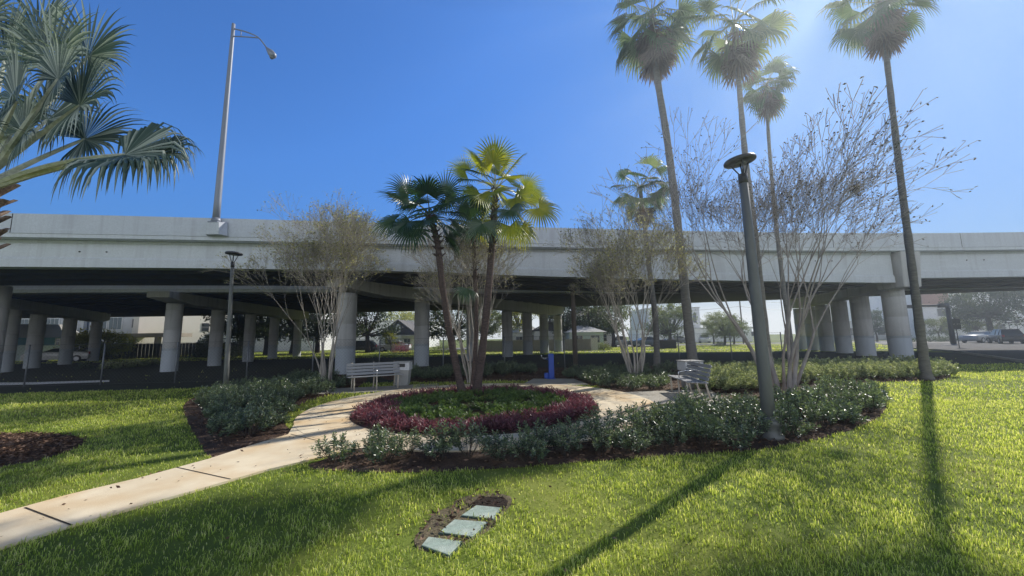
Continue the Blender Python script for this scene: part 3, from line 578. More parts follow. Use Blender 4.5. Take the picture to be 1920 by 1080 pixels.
def fan_palm(name, label, tr, rad, crown_n, R, plen, mats, seed, nseg=22, colr=(.3, .7), steps=5, trunkmat='fibre', fronds_sep=True, skirt=0, yellow=None, hang=.12, group=None, el=(-.5, 1.25), petm='petiole_d', shag=True, wind=(0, 0, 0), sagm=.45, spread=4.4, hubs=()):
    rs = random.Random(seed); pts = bend(tr, 60 if trunkmat == 'wtrunk' else 26); b0 = pts[0]; root = empty(name, (b0.x, b0.y, 0)); tag(root, label, 'palm tree', group)
    O = Vector((b0.x, b0.y, 0)); n = len(pts)
    t = MB(); rr = [(rad[0]+(rad[1]-rad[0])*(i/(n-1))**.55)*(1+.05*math.sin(i*1.7)+rs.uniform(-.04, .04))*(1.0+.35*max(0, 1-i/(n*.07))) for i in range(n)]
    t.tube([p-O for p in pts], rr, 12)
    if shag:
        for i in range(n-9, n):
            p = pts[i]-O
            for k in range(7):
                a = k*.9+i*1.3; d = Vector((math.cos(a), math.sin(a), rs.uniform(.2, 1.1))).normalized(); q0 = p+Vector((math.cos(a), math.sin(a), 0))*rr[i]*.8
                t.tube([q0, q0+d*rs.uniform(.06, .17)], [.03, .012], 4)
    t.build('trunk', MT[trunkmat], root, True)
    c = pts[-1]-O; cw = (MB(), MB())
    for i in range(crown_n):
        f = i/(crown_n-1); a = i*2.39996+rs.uniform(-.25, .25); e = el[1]+(el[0]-el[1])*f+rs.uniform(-.12, .12)
        d = Vector((math.cos(a)*math.cos(e), math.sin(a)*math.cos(e), math.sin(e)))+Vector(wind); dd = d.normalized()
        lf, pt = (MB(), MB()) if fronds_sep else cw
        up = Vector((0, 0, 1)) if abs(dd.z) < .8 else Vector((math.cos(a), math.sin(a), 0))*-1+Vector((0, 0, .2))
        # turn blades to varied tilts
        up = (up+Vector((rs.uniform(-.5, .5), rs.uniform(-.9, .2), rs.uniform(-.2, .2)))).normalized()
        fan(lf, pt, c+Vector((0, 0, rs.uniform(-.12, .12))), dd, plen*rs.uniform(.75, 1.15), R*rs.uniform(.82, 1.1), nseg=nseg, spread=spread*rs.uniform(.85, 1.08), droop=.18, sag=sagm*rs.uniform(.5, 1.5), pr=.013*max(1, R), up=up, col_=rs.uniform(*colr), steps=steps, rs=rs, hang=hang*rs.uniform(.4, 1.8))
        if fronds_sep:
            m = MT[mats[0]]
            if yellow and yellow(dd): m = MT[mats[1]]  # fronds towards the sun get the yellowed sunlit colour
            fo = lf.build('frond', m, root); pt.build('petiole', MT[petm], fo)
    for (hx, hy, dY, Rr, upv, yl, hg) in hubs:
        tgt = P(hx, hy, b0.y+dY)-O; v = tgt-c; lf, pt = MB(), MB()
        fan(lf, pt, c, (v.normalized()+Vector((0, 0, .12))).normalized(), v.length, Rr, nseg=32, spread=4.5, droop=.16, sag=.25, pr=.013, up=upv, col_=rs.uniform(.35, .8), steps=6, rs=rs, hang=hg)
        fo = lf.build('frond', MT[mats[1] if yl else mats[0]], root); pt.build('petiole', MT[petm], fo)
    if not fronds_sep:
        cr = cw[0].build('crown', MT[mats[0]], root); cw[1].build('petiole', MT[petm], cr)
    if skirt:
        sk = MB(); pt = MB()
        for i in range(skirt):
            a = i*2.4; z = rs.uniform(-.9, .1)*R*1.1; e = rs.uniform(-1.5, -.9)
            d = Vector((math.cos(a)*math.cos(e), math.sin(a)*math.cos(e), math.sin(e)))+Vector(wind)*.5
            fan(sk, pt, c+Vector((0, 0, z)), d, plen*.55, R*.8, nseg=12, spread=2.6, droop=.3, sag=.3, pr=.012, up=(math.cos(a), math.sin(a), .3), col_=rs.uniform(.2, .8), steps=3, rs=rs, hang=.5)
        s_ = sk.build('dead_skirt', MT['dead'], root); pt.build('petiole', MT['dead'], s_)
    return root

# central clump
def T3(pts): return [P(x, y, Y) if y is not None else None for x, y, Y in pts]
g3 = 'palms in the round bed'
def gp(px, py): return W(px, py, .03)
b1 = gp(868, 742); b2 = gp(893, 738)
fan_palm('fan_palm', 'dark green fan palm on the left trunk of the round bed', [b1, P(846, 640, b1.y), P(830, 540, b1.y), P(820, 455, b1.y), P(806, 405, b1.y)], (.115, .082), 17, .85, .75, ['palm_d', 'palm_d'], 31, nseg=30, colr=(.2, .6), el=(-.65, 1.0), group=None, hubs=[(765, 365, -.4, .75, (.2, -1, .4), False, .15), (740, 415, -.2, .85, (.1, -.8, .8), False, .4), (772, 430, -.5, .9, (.1, -1, .4), False, .4), (835, 365, -.3, .8, (.1, -1, .3), False, .1), (800, 355, .3, .7, (0, -1, .2), False, .05)])
fan_palm('fan_palm', 'tall yellow green fan palm on the right trunk of the round bed', [b2, P(905, 650, b2.y+.1), P(916, 540, b2.y+.15), P(924, 440, b2.y+.2), P(929, 355, b2.y+.2)], (.13, .095), 18, .78, .9, ['palm_d', 'palm_sunlit'], 33, nseg=30, colr=(.3, .75), el=(-.45, 1.35), yellow=lambda d: d.x > -.15 or d.z > .75, petm='petiole', spread=4.6, hubs=[(930, 300, 0, .85, (0, -1, .1), True, .0), (872, 322, -.1, .65, (.2, -1, .2), True, .0), (965, 372, -.2, .85, (0, -1, .3), True, .05), (985, 352, .2, .7, (0, -1, .2), True, .05), (1010, 392, -.2, .9, (0, -.9, .6), True, .25), (955, 425, -.3, .8, (.2, -1, .3), True, .45), (975, 430, .1, .8, (.4, -1, .2), True, .6), (900, 365, -.4, .8, (0, -1, .2), True, .1), (1000, 370, .3, .6, (0, -1, .3), True, .1), (905, 420, -.5, .85, (0, -1, .3), False, .4), (955, 395, -.6, .75, (0, -1, .2), False, .2)])
b3 = gp(886, 726)
fan_palm('fan_palm', 'slim fan palm behind the other two trunks of the round bed', [b3, P(893, 620, b3.y), P(891, 520, b3.y), P(886, 425, b3.y)], (.075, .065), 16, .7, .6, ['palm_d', 'palm_sunlit'], 37, nseg=26, colr=(.3, .8), el=(-.5, 1.2), yellow=lambda d: d.x > .3)
b4 = P(882, 545, 10.9)
# hanging green frond half way up the slim trunk
lf = MB(); pt = MB(); rt = [o for o in bpy.data.objects if o.get('label', '').startswith('slim fan palm')][0]
fan(lf, pt, b4-Vector((b3.x, b3.y, 0))+Vector((.05, 0, .05)), (-.3, -.5, .4), .25, .55, nseg=20, spread=3.0, droop=.5, sag=1.6, col_=.6, steps=5, hang=.5, up=(0, -1, .3))
f = lf.build('frond', MT['palm_d'], rt); f['label'] = 'single green frond hanging half way up the trunk'; pt.build('petiole', MT['petiole_d'], f)

# tall palms
wind = (.05, -.05, 0)
def tall(label, tr, rad, seed, R=1.25, n=34, skirt=16, plen=1.0, **k):
    fan_palm('tall_fan_palm', label, tr, rad, n, R, plen, ['palm_w', 'palm_w'], seed, nseg=22, steps=5, trunkmat='wtrunk', fronds_sep=False, skirt=skirt, hang=1.0, colr=(.1, .9), shag=False, el=(-1.05, 1.1), group='tall thin palms', petm='petiole', wind=wind, spread=3.6, **k)
YA = 16.5; bA = P(1302, 698, YA); bA.z = 0
tall('tall leaning palm whose trunk rises just behind the right bench', [bA, P(1292, 620, YA), P(1274, 450, YA), P(1252, 270, YA), P(1230, 130, YA), P(1222, 30, YA)], (.24, .125), 41, R=1.45, n=30, skirt=26, plen=1.5)
YB = 14.0; bB = P(1446, 715, YB); bB.z = 0
tall('tall palm rising directly behind the big right lamp post', [bB, P(1432, 600, YB), P(1414, 430, YB), P(1398, 300, YB), P(1385, 150, YB), P(1376, 45, YB)], (.16, .08), 43, R=1.2, n=26, skirt=18, plen=1.25)
YC = 18.0; bC = P(1490, 690, YC); bC.z = 0
tall('thinner tall palm with a small crown right of the big lamp post', [bC, P(1472, 560, YC), P(1455, 420, YC), P(1442, 270, YC), P(1438, 190, YC), P(1438, 160, YC)], (.12, .06), 47, R=.95, n=26, skirt=14, plen=.75)
bD = W(1737, 712); YD = bD.y
tall('tall palm standing alone at the right end of the pale shrub band', [bD, P(1724, 610, YD), P(1702, 440, YD), P(1682, 280, YD), P(1660, 90, YD), P(1648, 5, YD)], (.16, .075), 53, R=1.05, n=28, skirt=22, plen=1.05)
YE = 18.6; bE = P(1232, 692, YE); bE.z = 0
tall('short stout palm with open crown between the leaning palm and the middle myrtle', [bE, P(1229, 600, YE), P(1217, 500, YE), P(1208, 420, YE), P(1200, 352, YE)], (.17, .09), 59, R=.95, n=26, skirt=10, plen=1.15)

# ------------------------------------------------------------------ crape myrtles
def myrtle(name, label, base, stems, H, Rx, seed, wind=(0, 0, 0), leafm='myrtle_leaf', leafn=3, tr=.055, lev=6, lean=.3, leafsize=.05, keep=1.0, stemlist=None, split=(2, 3, 3), barkm='myrtle', up_=.05, tmin=.0045):
    rs = random.Random(seed); root = empty(name, base); tag(root, label, 'tree'); wood = MB(); LP = []; LD = []
    windv = Vector(wind)
    def grow(p, d, r, L, k):
        n = 3 if k else 5; pts = [p]; rr = [r]; q = p.copy()
        for i in range(n):
            d = (d+Vector((rs.uniform(-1, 1), rs.uniform(-1, 1), rs.uniform(-.6, .8)))*.12+windv*.06*k).normalized()
            q = q+d*L/n; pts.append(q.copy()); rr.append(max(tmin, r*(1-.35*(i+1)/n)))
            if k >= 3 and rs.random() < .55 and k < lev:   # side twig
                sd_ = (d+Vector((rs.uniform(-1, 1), rs.uniform(-1, 1), rs.uniform(-.3, .8)))*.8+windv*.3).normalized(); e = q+sd_*L*.5
                wood.tube([q, (q+e)/2+Vector((0, 0, .01)), e], [max(tmin, r*.4), max(tmin*.8, r*.3), tmin*.6], 3, cap=False)
                for _ in range(leafn):
                    if rs.random() < keep: LP.append(q.lerp(e, rs.uniform(.4, 1.05))); LD.append(sd_+Vector((rs.uniform(-1, 1), rs.uniform(-1, 1), rs.uniform(-1, .6))))
        wood.tube(pts, rr, 8 if k < 1 else (5 if k < 3 else 3), cap=False)
        if k >= lev:
            for _ in range(leafn):
                if rs.random() < keep: LP.append(pts[-1-rs.randrange(2)]+Vector((rs.uniform(-.03, .03),)*3)); LD.append(Vector((rs.uniform(-1, 1), rs.uniform(-1, 1), rs.uniform(-1, .6))))
            return
        nb = rs.choice(split) if k else 2
        a0 = rs.uniform(0, 6.28)
        for j in range(nb):
            x = d.orthogonal().normalized(); y = d.cross(x); th = a0+j*2*PI/nb+rs.uniform(-.5, .5); sp = rs.uniform(.14, .3) if k < 2 else rs.uniform(.26, .52)
            nd = (d+(x*math.cos(th)+y*math.sin(th))*sp+Vector((0, 0, up_))+windv*.10).normalized()
            grow(pts[-1], nd, rr[-1]*rs.uniform(.66, .8), L*rs.uniform(.66, .84), k+1)
    L0 = H*.27
    for i in range(stems):
        if stemlist: off, d = stemlist[i % len(stemlist)]; p = Vector(off); d = Vector(d)
        else:
            a = 2*PI*i/stems+rs.uniform(-.3, .3); p = Vector((math.cos(a)*.13, math.sin(a)*.13, 0)); d = Vector((math.cos(a)*lean*Rx, math.sin(a)*lean*Rx, 1))
        grow(p, d.normalized(), tr*rs.uniform(.7, 1.15), L0*rs.uniform(.8, 1.15), 0)
    wood.build('trunk', MT[barkm], root, True)
    if LP:
        n = len(LP); V, T = kites(np.array([tuple(x) for x in LP]), np.array([tuple(x) for x in LD])+1e-4, rng.uniform(.7, 1.3, n)*leafsize, rng.uniform(.7, 1.2, n)*leafsize*.55)
        np_mesh('crown', V, T, np.repeat(rng.uniform(0, 1, n), 4), MT[leafm], root)
    print(name, 'faces', len(wood.f), 'leaves', len(LP)); return root
p = P(612, 722, 14.0); p.z = 0
myrtle('crape_myrtle', 'sparse crape myrtle with many pale stems left of the slatted bench', p, 11, 6.4, 1.0, 61, leafn=4, keep=.55, lean=.13, tr=.042, leafsize=.06, lev=6)
p = P(884, 722, 14.2); p.z = 0
myrtle('crape_myrtle', 'bare stemmed crape myrtle directly behind the round bed palms', p, 10, 5.9, 1.0, 63, leafn=3, keep=.35, lean=.18, tr=.04, leafsize=.055, lev=6)
p = P(1192, 720, 14.2); p.z = 0
myrtle('crape_myrtle', 'crape myrtle with yellowing leaves right of the blue fountain', p, 10, 5.8, 1.0, 67, leafn=4, keep=.6, lean=.22, tr=.045, leafsize=.06, lev=6)
p = W(1478, 744)
m4 = myrtle('crape_myrtle', 'large leafless crape myrtle spreading to the right behind the big lamp post', p, 9, 7.9, 1.0, 71, barkm='myrtle_d', wind=(.13, .0, -.02), leafm='myrtle_dry', leafn=2, keep=.4, tr=.06, leafsize=.06, lev=6, split=(2, 3, 3), tmin=.005,
    stemlist=[((.12, 0, 0), (.16, .05, 1)), ((-.1, .2, 0), (-.02, .12, 1)), ((-.2, .4, 0), (-.22, .1, 1)), ((.0, .5, 0), (.12, .25, 1)), ((-.02, -.05, 0), (.03, -.15, 1)), ((-.25, .15, 0), (-.42, .0, 1)), ((.16, .1, 0), (.42, -.1, 1)), ((.1, .3, 0), (.35, .2, .9))])
# dry clump caught in it
q = P(1606, 352, p.y)-p; n = 260
V, T = kites(np.array(tuple(q))+rng.normal(0, 1, (n, 3))*np.array([.06, .06, .09]), rng.normal(size=(n, 3)), rng.uniform(.05, .1, n), rng.uniform(.02, .04, n))
np_mesh('dry_leaf_clump', V, T, np.repeat(rng.uniform(0, .4, n), 4), MT['myrtle_dry'], m4)

# ------------------------------------------------------------------ BRIDGE
ztop = 7.0
tl = [(-300, 395), (0, 400), (200, 403), (400, 407), (640, 415), (900, 424), (1100, 430), (1350, 435), (1600, 437), (1760, 436), (1920, 434), (2200, 428)]
pp = [W(x, y, ztop) for x, y in tl]; cf = np.polyfit([q.x for q in pp], [q.y for q in pp], 3)
def nearY(x):
    xc = min(max(x, pp[0].x), pp[-1].x); y = np.polyval(cf, xc)
    if x != xc: y += np.polyval(np.polyder(cf), xc)*(x-xc)
    return float(y)
print('near edge', [(round(q.x, 1), round(q.y, 1), round(nearY(q.x), 1)) for q in pp])
PIERX = P(1680, 560, 22.0).x
fl = [(-60, 586), (200, 602), (480, 592), (735, 584), (1000, 578), (1360, 566), (1720, 549), (1920, 545)]
ff = [W(x, y, 5.05) for x, y in fl]; cf2 = np.polyfit([q.x for q in ff], [q.y for q in ff], 2)
def farY(x):
    xc = min(max(x, ff[1].x+4), ff[-1].x); y = np.polyval(cf2, xc)
    if x != xc: y += np.polyval(np.polyder(cf2), xc)*(x-xc)
    return float(min(y, 64))
print('far edge', [(round(q.x, 1), round(q.y, 1), round(farY(q.x), 1)) for q in ff])
zb_pts = []
for px, py in ((0, 500), (400, 503), (740, 508), (1050, 519), (1640, 530)):
    # solve on the curve: face at nearY+0.5
    Y = 17.0
    for _ in range(20): q = P(px, py, Y); Y = nearY(q.x)+.5
    zb_pts.append((q.x, q.z))
print('girder bottoms', zb_pts)
def zbot(x):
    if x > PIERX: return 4.55
    xs = [a for a, b in zb_pts]; zs = [b for a, b in zb_pts]; return float(np.interp(x, xs, zs))
XS = list(np.arange(-62, 66, 2.0))
def loft(sections, closed=True, name='x', m=None, parent=None):
    mb = MB(); n = len(sections[0]); vs = [v for s_ in sections for v in s_]; fs = []
    for i in range(len(sections)-1):
        for k in range(n if closed else n-1): fs.append((i*n+k, i*n+(k+1) % n, (i+1)*n+(k+1) % n, (i+1)*n+k))
    if closed: fs.append(tuple(range(n))); fs.append(tuple(range((len(sections)-1)*n, len(sections)*n))[::-1])
    mb.add(vs, fs); return mb.build(name, m, parent)
def off1(x, o):   # point o metres inwards from the near edge (mostly +Y)
    y = nearY(x); dy = (nearY(x+.5)-nearY(x-.5)); L = math.hypot(1, dy); return (x-dy/L*o, y+o/L)
br = empty('highway_overpass', (0, 0, 0)); tag(br, 'grey concrete highway overpass whose long curving side fills the view', 'bridge')
def sec(x, prof): return [(*off1(x, o), z) for o, z in prof]
D1 = 6.4
loft([sec(x, [(0, 6.18), (0, 7.0), (.22, 7.0), (.30, 6.45), (.42, 6.4), (.42, 6.18)]) for x in XS], name='barrier', m=MT['barrier'], parent=br)
loft([sec(x, [(D1, 6.18), (D1, 7.0), (D1-.22, 7.0), (D1-.30, 6.45), (D1-.42, 6.4), (D1-.42, 6.18)]) for x in XS], name='barrier', m=MT['barrier'], parent=br)
loft([sec(x, [(.03, 6.02), (.03, 6.176), (.47, 6.176), (.47, 6.02)]) for x in XS], name='slab_edge', m=MT['girder'], parent=br)
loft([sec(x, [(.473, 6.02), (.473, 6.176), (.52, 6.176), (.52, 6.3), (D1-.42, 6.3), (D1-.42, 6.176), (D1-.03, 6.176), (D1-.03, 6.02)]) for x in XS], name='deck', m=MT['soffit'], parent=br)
def girder_prof(o, zb, zt, bw=.34, tw=.28):
    return [(o-bw, zb), (o-bw, zb+.2), (o-.11, zb+.42), (o-.11, zt-.3), (o-tw, zt-.14), (o-tw, zt), (o+tw, zt), (o+tw, zt-.14), (o+.11, zt-.3), (o+.11, zb+.42), (o+bw, zb+.2), (o+bw, zb)]
def face_prof(o, zb, zt):  # box-like outer fascia beam with slightly proud bottom flange
    return [(o-.06, zb), (o-.06, zb+.34), (o, zb+.44), (o, zt-.12), (o-.05, zt-.06), (o-.05, zt), (o+.5, zt), (o+.5, zb)]
xsL = [x for x in XS if x < PIERX-1]+[PIERX-.6]; xsR = [PIERX+.6]+[x for x in XS if x > PIERX+1]
for xs_ in (xsL, xsR):
    loft([sec(x, face_prof(.55, zbot(x), 6.016)) for x in xs_], name='fascia_girder', m=MT['girder'], parent=br)
    for o in (2.5, 4.2, 5.9):
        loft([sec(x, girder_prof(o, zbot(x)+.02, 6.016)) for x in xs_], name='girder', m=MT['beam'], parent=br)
# joints in the barrier face
jb = MB()
for px in (18, 720, 1070, 1290, 1384, 1560, 1800):
    Y = 17.
    for _ in range(20): q = P(px, 440, Y); Y = nearY(q.x)
    a = off1(q.x, -.003); jb.box((a[0], a[1], 6.59), (.022, .012, .8))
jb.build('barrier_joint', MT['joint'], br)
dm = MB()
for px in (150, 520, 900, 1330, 1560, 1850):
    Y = 17.
    for _ in range(20): q = P(px, 480, Y); Y = nearY(q.x)
    for dx in (-.5, .5):
        a = off1(q.x+dx, .53); dm.tube([(a[0], a[1]+.02, 5.55), (a[0], a[1]-.012, 5.55)], .03, 10)
dm.build('plug', MT['joint'], br)
for px in (560, 1216):
    Y = 17.
    for _ in range(20): q = P(px, 480, Y); Y = nearY(q.x)
    a = off1(q.x, .47); dm = MB(); dm.tube([(a[0], a[1], 6.1), (a[0], a[1], 4.5)], .05, 10); dm.build('drain_pipe', MT['barrier'], br, True)
# rear deck
def g2(x):  return nearY(x)+D1+.75
br2 = empty('highway_overpass', (0, 0, 0)); tag(br2, 'second wide concrete bridge deck seen from below behind the first', 'bridge')
def P2(x, f, z, d=0.0):
    y0 = g2(x); y1 = farY(x); return (x, y0+(y1-y0)*f+d, z)
def zb2(f): return 4.62+.42*f
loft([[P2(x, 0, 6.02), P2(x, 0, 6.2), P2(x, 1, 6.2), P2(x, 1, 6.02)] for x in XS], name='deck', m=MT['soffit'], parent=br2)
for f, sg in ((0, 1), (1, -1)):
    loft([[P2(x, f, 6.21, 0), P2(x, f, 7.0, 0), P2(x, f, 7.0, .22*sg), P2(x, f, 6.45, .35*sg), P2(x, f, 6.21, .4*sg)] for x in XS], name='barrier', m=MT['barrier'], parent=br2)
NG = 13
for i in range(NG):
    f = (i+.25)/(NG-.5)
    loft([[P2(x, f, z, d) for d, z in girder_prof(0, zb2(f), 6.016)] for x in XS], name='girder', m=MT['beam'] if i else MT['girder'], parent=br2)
# bents
def column(x, y, ztop_, r, parent):
    c = MB(); c.lathe([(r*1.02, -.05), (r, .04)]+[(r*k_, z_+d_) for z_ in (1.22, 2.44, 3.6) if z_ < ztop_-.2 for k_, d_ in ((1, -.012), (.985, -.004), (.985, .004), (1, .012))]+[(r*.995, ztop_)], (x, y, 0), 28); return c.build('column', MT['column'], parent, True)
def bent(cols, r, cap0, cap1, ctop, cbot, parent, w_=1.1, topfn=None):
    for x, y in cols: column(x, y, cbot+.002, r, parent)
    a = Vector((*cap0, 0)); b_ = Vector((*cap1, 0)); d = (b_-a).normalized(); s = Vector((-d.y, d.x, 0))*w_/2
    n = 10; vs = []
    for i in range(n+1):
        q = a.lerp(b_, i/n); t = ctop+.40*i/n if topfn is None else topfn(i/n)
        for z, k in ((cbot+(.25 if i in (0, n) else 0), -1), (t, -1), (t, 1), (cbot+(.25 if i in (0, n) else 0), 1)): vs.append(q+s*k+Vector((0, 0, z)))
    fs = [(0, 1, 2, 3), tuple(4*n+k for k in (3, 2, 1, 0))]
    for i in range(n):
        for k in range(4): fs.append((4*i+k, 4*i+(k+1) % 4, 4*i+4+(k+1) % 4, 4*i+4+k))
    m = MB(); m.add(vs, fs); m.build('pier_cap', MT['column'], parent, bevel=.03)
def colpos(px, Y, py=640): q = P(px, py, Y); return (q.x, q.y)
# middle bent
mc = [colpos(649, 19.3, 630), colpos(791, 24.0, 620), colpos(886, 29, 620), colpos(951, 33.8, 620), colpos(989, 37, 620), colpos(1020, 40, 620), colpos(1046, 43, 620)]
bent(mc, .46, (mc[0][0]-.4, mc[0][1]-.75), (mc[-1][0]+.3, mc[-1][1]+.6), 4.62, 3.98, br2)
# left bent
lc = [colpos(323, 23.0, 630), colpos(406, 28, 630), colpos(468, 33, 630), colpos(513, 38, 630), colpos(558, 43, 630)]
bent(lc, .41, (lc[0][0]+.15, lc[0][1]-1.35), (lc[-1][0], lc[-1][1]+1), 4.6, 4.0, br2, 1.15)
fc = [colpos(14, 25.0, 640), colpos(66, 29, 640), colpos(127, 34, 640), colpos(178, 39.5, 640)]
bent(fc, .42, (fc[0][0]+1.5, fc[0][1]-2.2), (fc[-1][0]-1.2, fc[-1][1]+1.6), 4.6, 4.0, br2, 1.15)
c0 = colpos(-16, 19.5, 640)
column(c0[0], c0[1], 4.7, .42, br)
# right bent
rc = [colpos(1682, 22.6, 610), colpos(1617, 26.5, 610), colpos(1577, 30.3, 610), colpos(1546, 34.0, 610), colpos(1522, 36.5, 610), colpos(1502, 38.5, 610)]
bent(rc, .52, (rc[0][0]-.25, rc[0][1]-.4), (rc[-1][0]+.2, rc[-1][1]+1), 4.6, 4.02, br2, 1.25)
# hammerhead end block between the two spans
hb = MB(); yq = nearY(PIERX)
vs = [(PIERX-.45, yq+.20, 4.02), (PIERX+.62, yq+.28, 4.02), (PIERX+.62, yq+1.8, 4.02), (PIERX-.45, yq+1.8, 4.02), (PIERX-.52, yq+.06, 6.01), (PIERX+.66, yq+.12, 6.01), (PIERX+.66, yq+1.8, 6.01), (PIERX-.52, yq+1.8, 6.01)]
hb.add(vs, [(0, 1, 2, 3), (4, 5, 6, 7), (0, 1, 5, 4), (1, 2, 6, 5), (2, 3, 7, 6), (3, 0, 4, 7)]); hb.build('pier_cap_end', MT['column'], br, bevel=.05)

# street light on the bridge
def highway_light():
    Y = 17.
    for _ in range(20): q = P(408, 436, Y); Y = nearY(q.x)
    x, y = off1(q.x, -.18); top = P(438, 45, y)
    root = empty('highway_street_light', (x, y, 6.2)); tag(root, 'tall aluminium street light with one truss arm on the bridge barrier', 'street light')
    m = MB(); m.add([(-.28, -.14, 0), (.28, -.14, 0), (.42, .17, 0), (-.42, .17, 0), (-.28, -.2, .5), (.28, -.2, .5), (.36, .17, .62), (-.36, .17, .62)], [(0, 1, 2, 3), (4, 5, 6, 7), (0, 1, 5, 4), (1, 2, 6, 5), (2, 3, 7, 6), (3, 0, 4, 7)]); m.build('bracket', MT['barrier'], root)
    m = MB(); m.box((0, -.02, .54), (.42, .34, .05)); m.build('base_plate', MT['pole_al'], root)
    H = top.z-6.2; tx = top.x-x
    m = MB(); m.tube([(tx*i/10, 0, .55+(H-.55)*i/10) for i in range(11)], [.14-.07*i/10 for i in range(11)], 14); m.tube([(0, 0, .55), (0, 0, .75)], [.2, .15], 14); m.build('pole', MT['pole_al'], root, True)
    A = [P(439, 54, y), P(462, 60, y-.1), P(484, 70, y-.2), P(498, 87, y-.3), P(503, 93, y-.35)]; B = [P(438, 68, y), P(460, 69, y-.1), P(484, 71, y-.2)]
    O = Vector((x, y, 6.2)); m = MB(); m.tube([a-O for a in bend(A, 12)], .03, 8); m.tube([a-O for a in B], .025, 8); m.tube([P(452, 57, y)-O, P(452, 69, y)-O], .018, 6); m.build('arm', MT['pole_al'], root, True)
    h0 = P(500, 90, y-.33)-O; h1 = P(514, 106, y-.5)-O; d = h1-h0
    m = MB(); m.tube([h0, h0+d*.25, h0+d*.6, h0+d*.9, h1], [.05, .09, .15, .14, .05], 12); hd = m.build('lamp_head', MT['pole_al'], root, True)
    m = MB(); m.tube([h0+d*.5+Vector((0, 0, -.08)), h0+d*.75+Vector((0, 0, -.13)), h0+d*.93+Vector((0, 0, -.08))], [.03, .11, .03], 10); m.build('lens', MT['lens'], hd, True)
highway_light()

# ------------------------------------------------------------------ park lamps
def park_lamp(label, base, top, head_r, pr, neck, tilt=0.0, stripe=False):
    root = empty('park_lamp_post', base); tag(root, label, 'lamp post'); v = top-base; H = v.z
    m = MB(); m.tube([Vector((v.x*t, v.y*t, H*t)) for t in (0, .25, .5, .75, 1)], [pr, pr*.92, pr*.83, pr*.74, pr*.66], 16); m.build('post', MT['pole_g'], root, True)
    m = MB(); m.lathe([(pr*1.75, 0), (pr*1.75, .05), (pr*1.5, .09), (pr*1.45, .20), (pr*1.65, .22), (pr*1.6, .27), (pr*1.15, .33)], n=20); m.build('base_collar', MT['pole_g'], root, True)
    m = MB(); m.tube([Vector((v.x, v.y, H-.02)), Vector((v.x, v.y, H+.14))], pr*.72, 14); m.build('neck', MT['dark'], root, True)
    hz = H+.14+neck; c = Vector((v.x+tilt*neck, v.y, hz))
    m = MB()
    for k in range(3 if head_r < .35 else 2):
        a = k*2*PI/(3 if head_r < .35 else 2)+.2; q = Vector((math.cos(a), math.sin(a), 0))*head_r*.62
        m.tube([Vector((v.x, v.y, H+.08)), Vector((v.x, v.y, H+.08))+q*.35+Vector((0, 0, neck*.35)), c+q+Vector((0, 0, -.01))], .012, 6)
    if head_r < .35: m.tube([Vector((v.x, v.y, H+.1)), c], .012, 6)
    m.build('head_arm', MT['dark'], root, True)
    m = MB(); m.lathe([(head_r*.35, -.02), (head_r*.96, -.012), (head_r, .0), (head_r, .025), (head_r*.93, .05), (head_r*.5, .075), (.03, .085)], n=36)
    hd = m.build('lamp_head', MT['dark'], root, True); hd.location = c; hd.rotation_euler = (0, tilt, 0)
    m = MB(); m.lathe([(head_r*.30, -.035), (head_r*.33, -.021)], n=24); ln = m.build('lens', MT['lens'], hd)
b = W(1446, 822); tp = P(1394, 342, b.y)
park_lamp('thick near lamp post with tilted round head rising from the front bed', b, tp, .245, .10, .22, -.12)
b = W(422, 742); b = Vector((b.x, b.y, 0)); tp = P(436, 500, b.y)
park_lamp('slim lamp post with flat disc head standing in the left shrub bed', b, tp, .24, .075, .27, .05)

# ------------------------------------------------------------------ benches
def bench(label, loc, rz, length=1.8):
    root = empty('park_bench', loc, rz); tag(root, label, 'bench')
    # local: x along, -y = front
    for i in range(5): m = MB(); m.box((0, -.24+i*.105, .435-.006*i), (length, .085, .028)); m.build('seat_slat', MT['slat'], root, bevel=.006)
    for i in range(4): m = MB(); z = .50+i*.098; m.box((0, .225+i*.028, z), (length, .028, .082), rx=-.27); m.build('back_slat', MT['slat'], root, bevel=.006)
    for sx in (-.72, 0, .72):
        x = sx*length/1.8
        m = MB(); m.tube([(x, -.23, 0), (x, -.23, .41)], .024, 8); m.build('leg', MT['bleg'], root, True)
        m = MB(); m.tube([(x, .30, 0), (x, .20, .41)], .024, 8); m.build('leg', MT['bleg'], root, True)
        m = MB(); m.tube([(x, -.26, .405), (x, .20, .40), (x, .235, .45), (x, .345, .86)], .02, 8); m.build('support', MT['bleg'], root, True)
    for sx in (-.93, .93) if False else ():
        pass
    m = MB(); m.tube([(0, -.2, .42), (0, -.22, .60), (0, -.02, .64), (0, .22, .62)], .016, 8); m.build('armrest', MT['chrome'], root, True)
    return root
bl = W(652, 736); brr = W(738, 729)
mid = (bl+brr)/2; ang = math.atan2(brr.y-bl.y, brr.x-bl.x)
bench('grey slatted bench facing the lawn beside the left bin', (mid.x+.02, mid.y+.28, .022), ang, 1.72)
bench('grey slatted bench seen end on at the right of the round path', (4.62, 10.45, .022), math.radians(-97), 1.75)

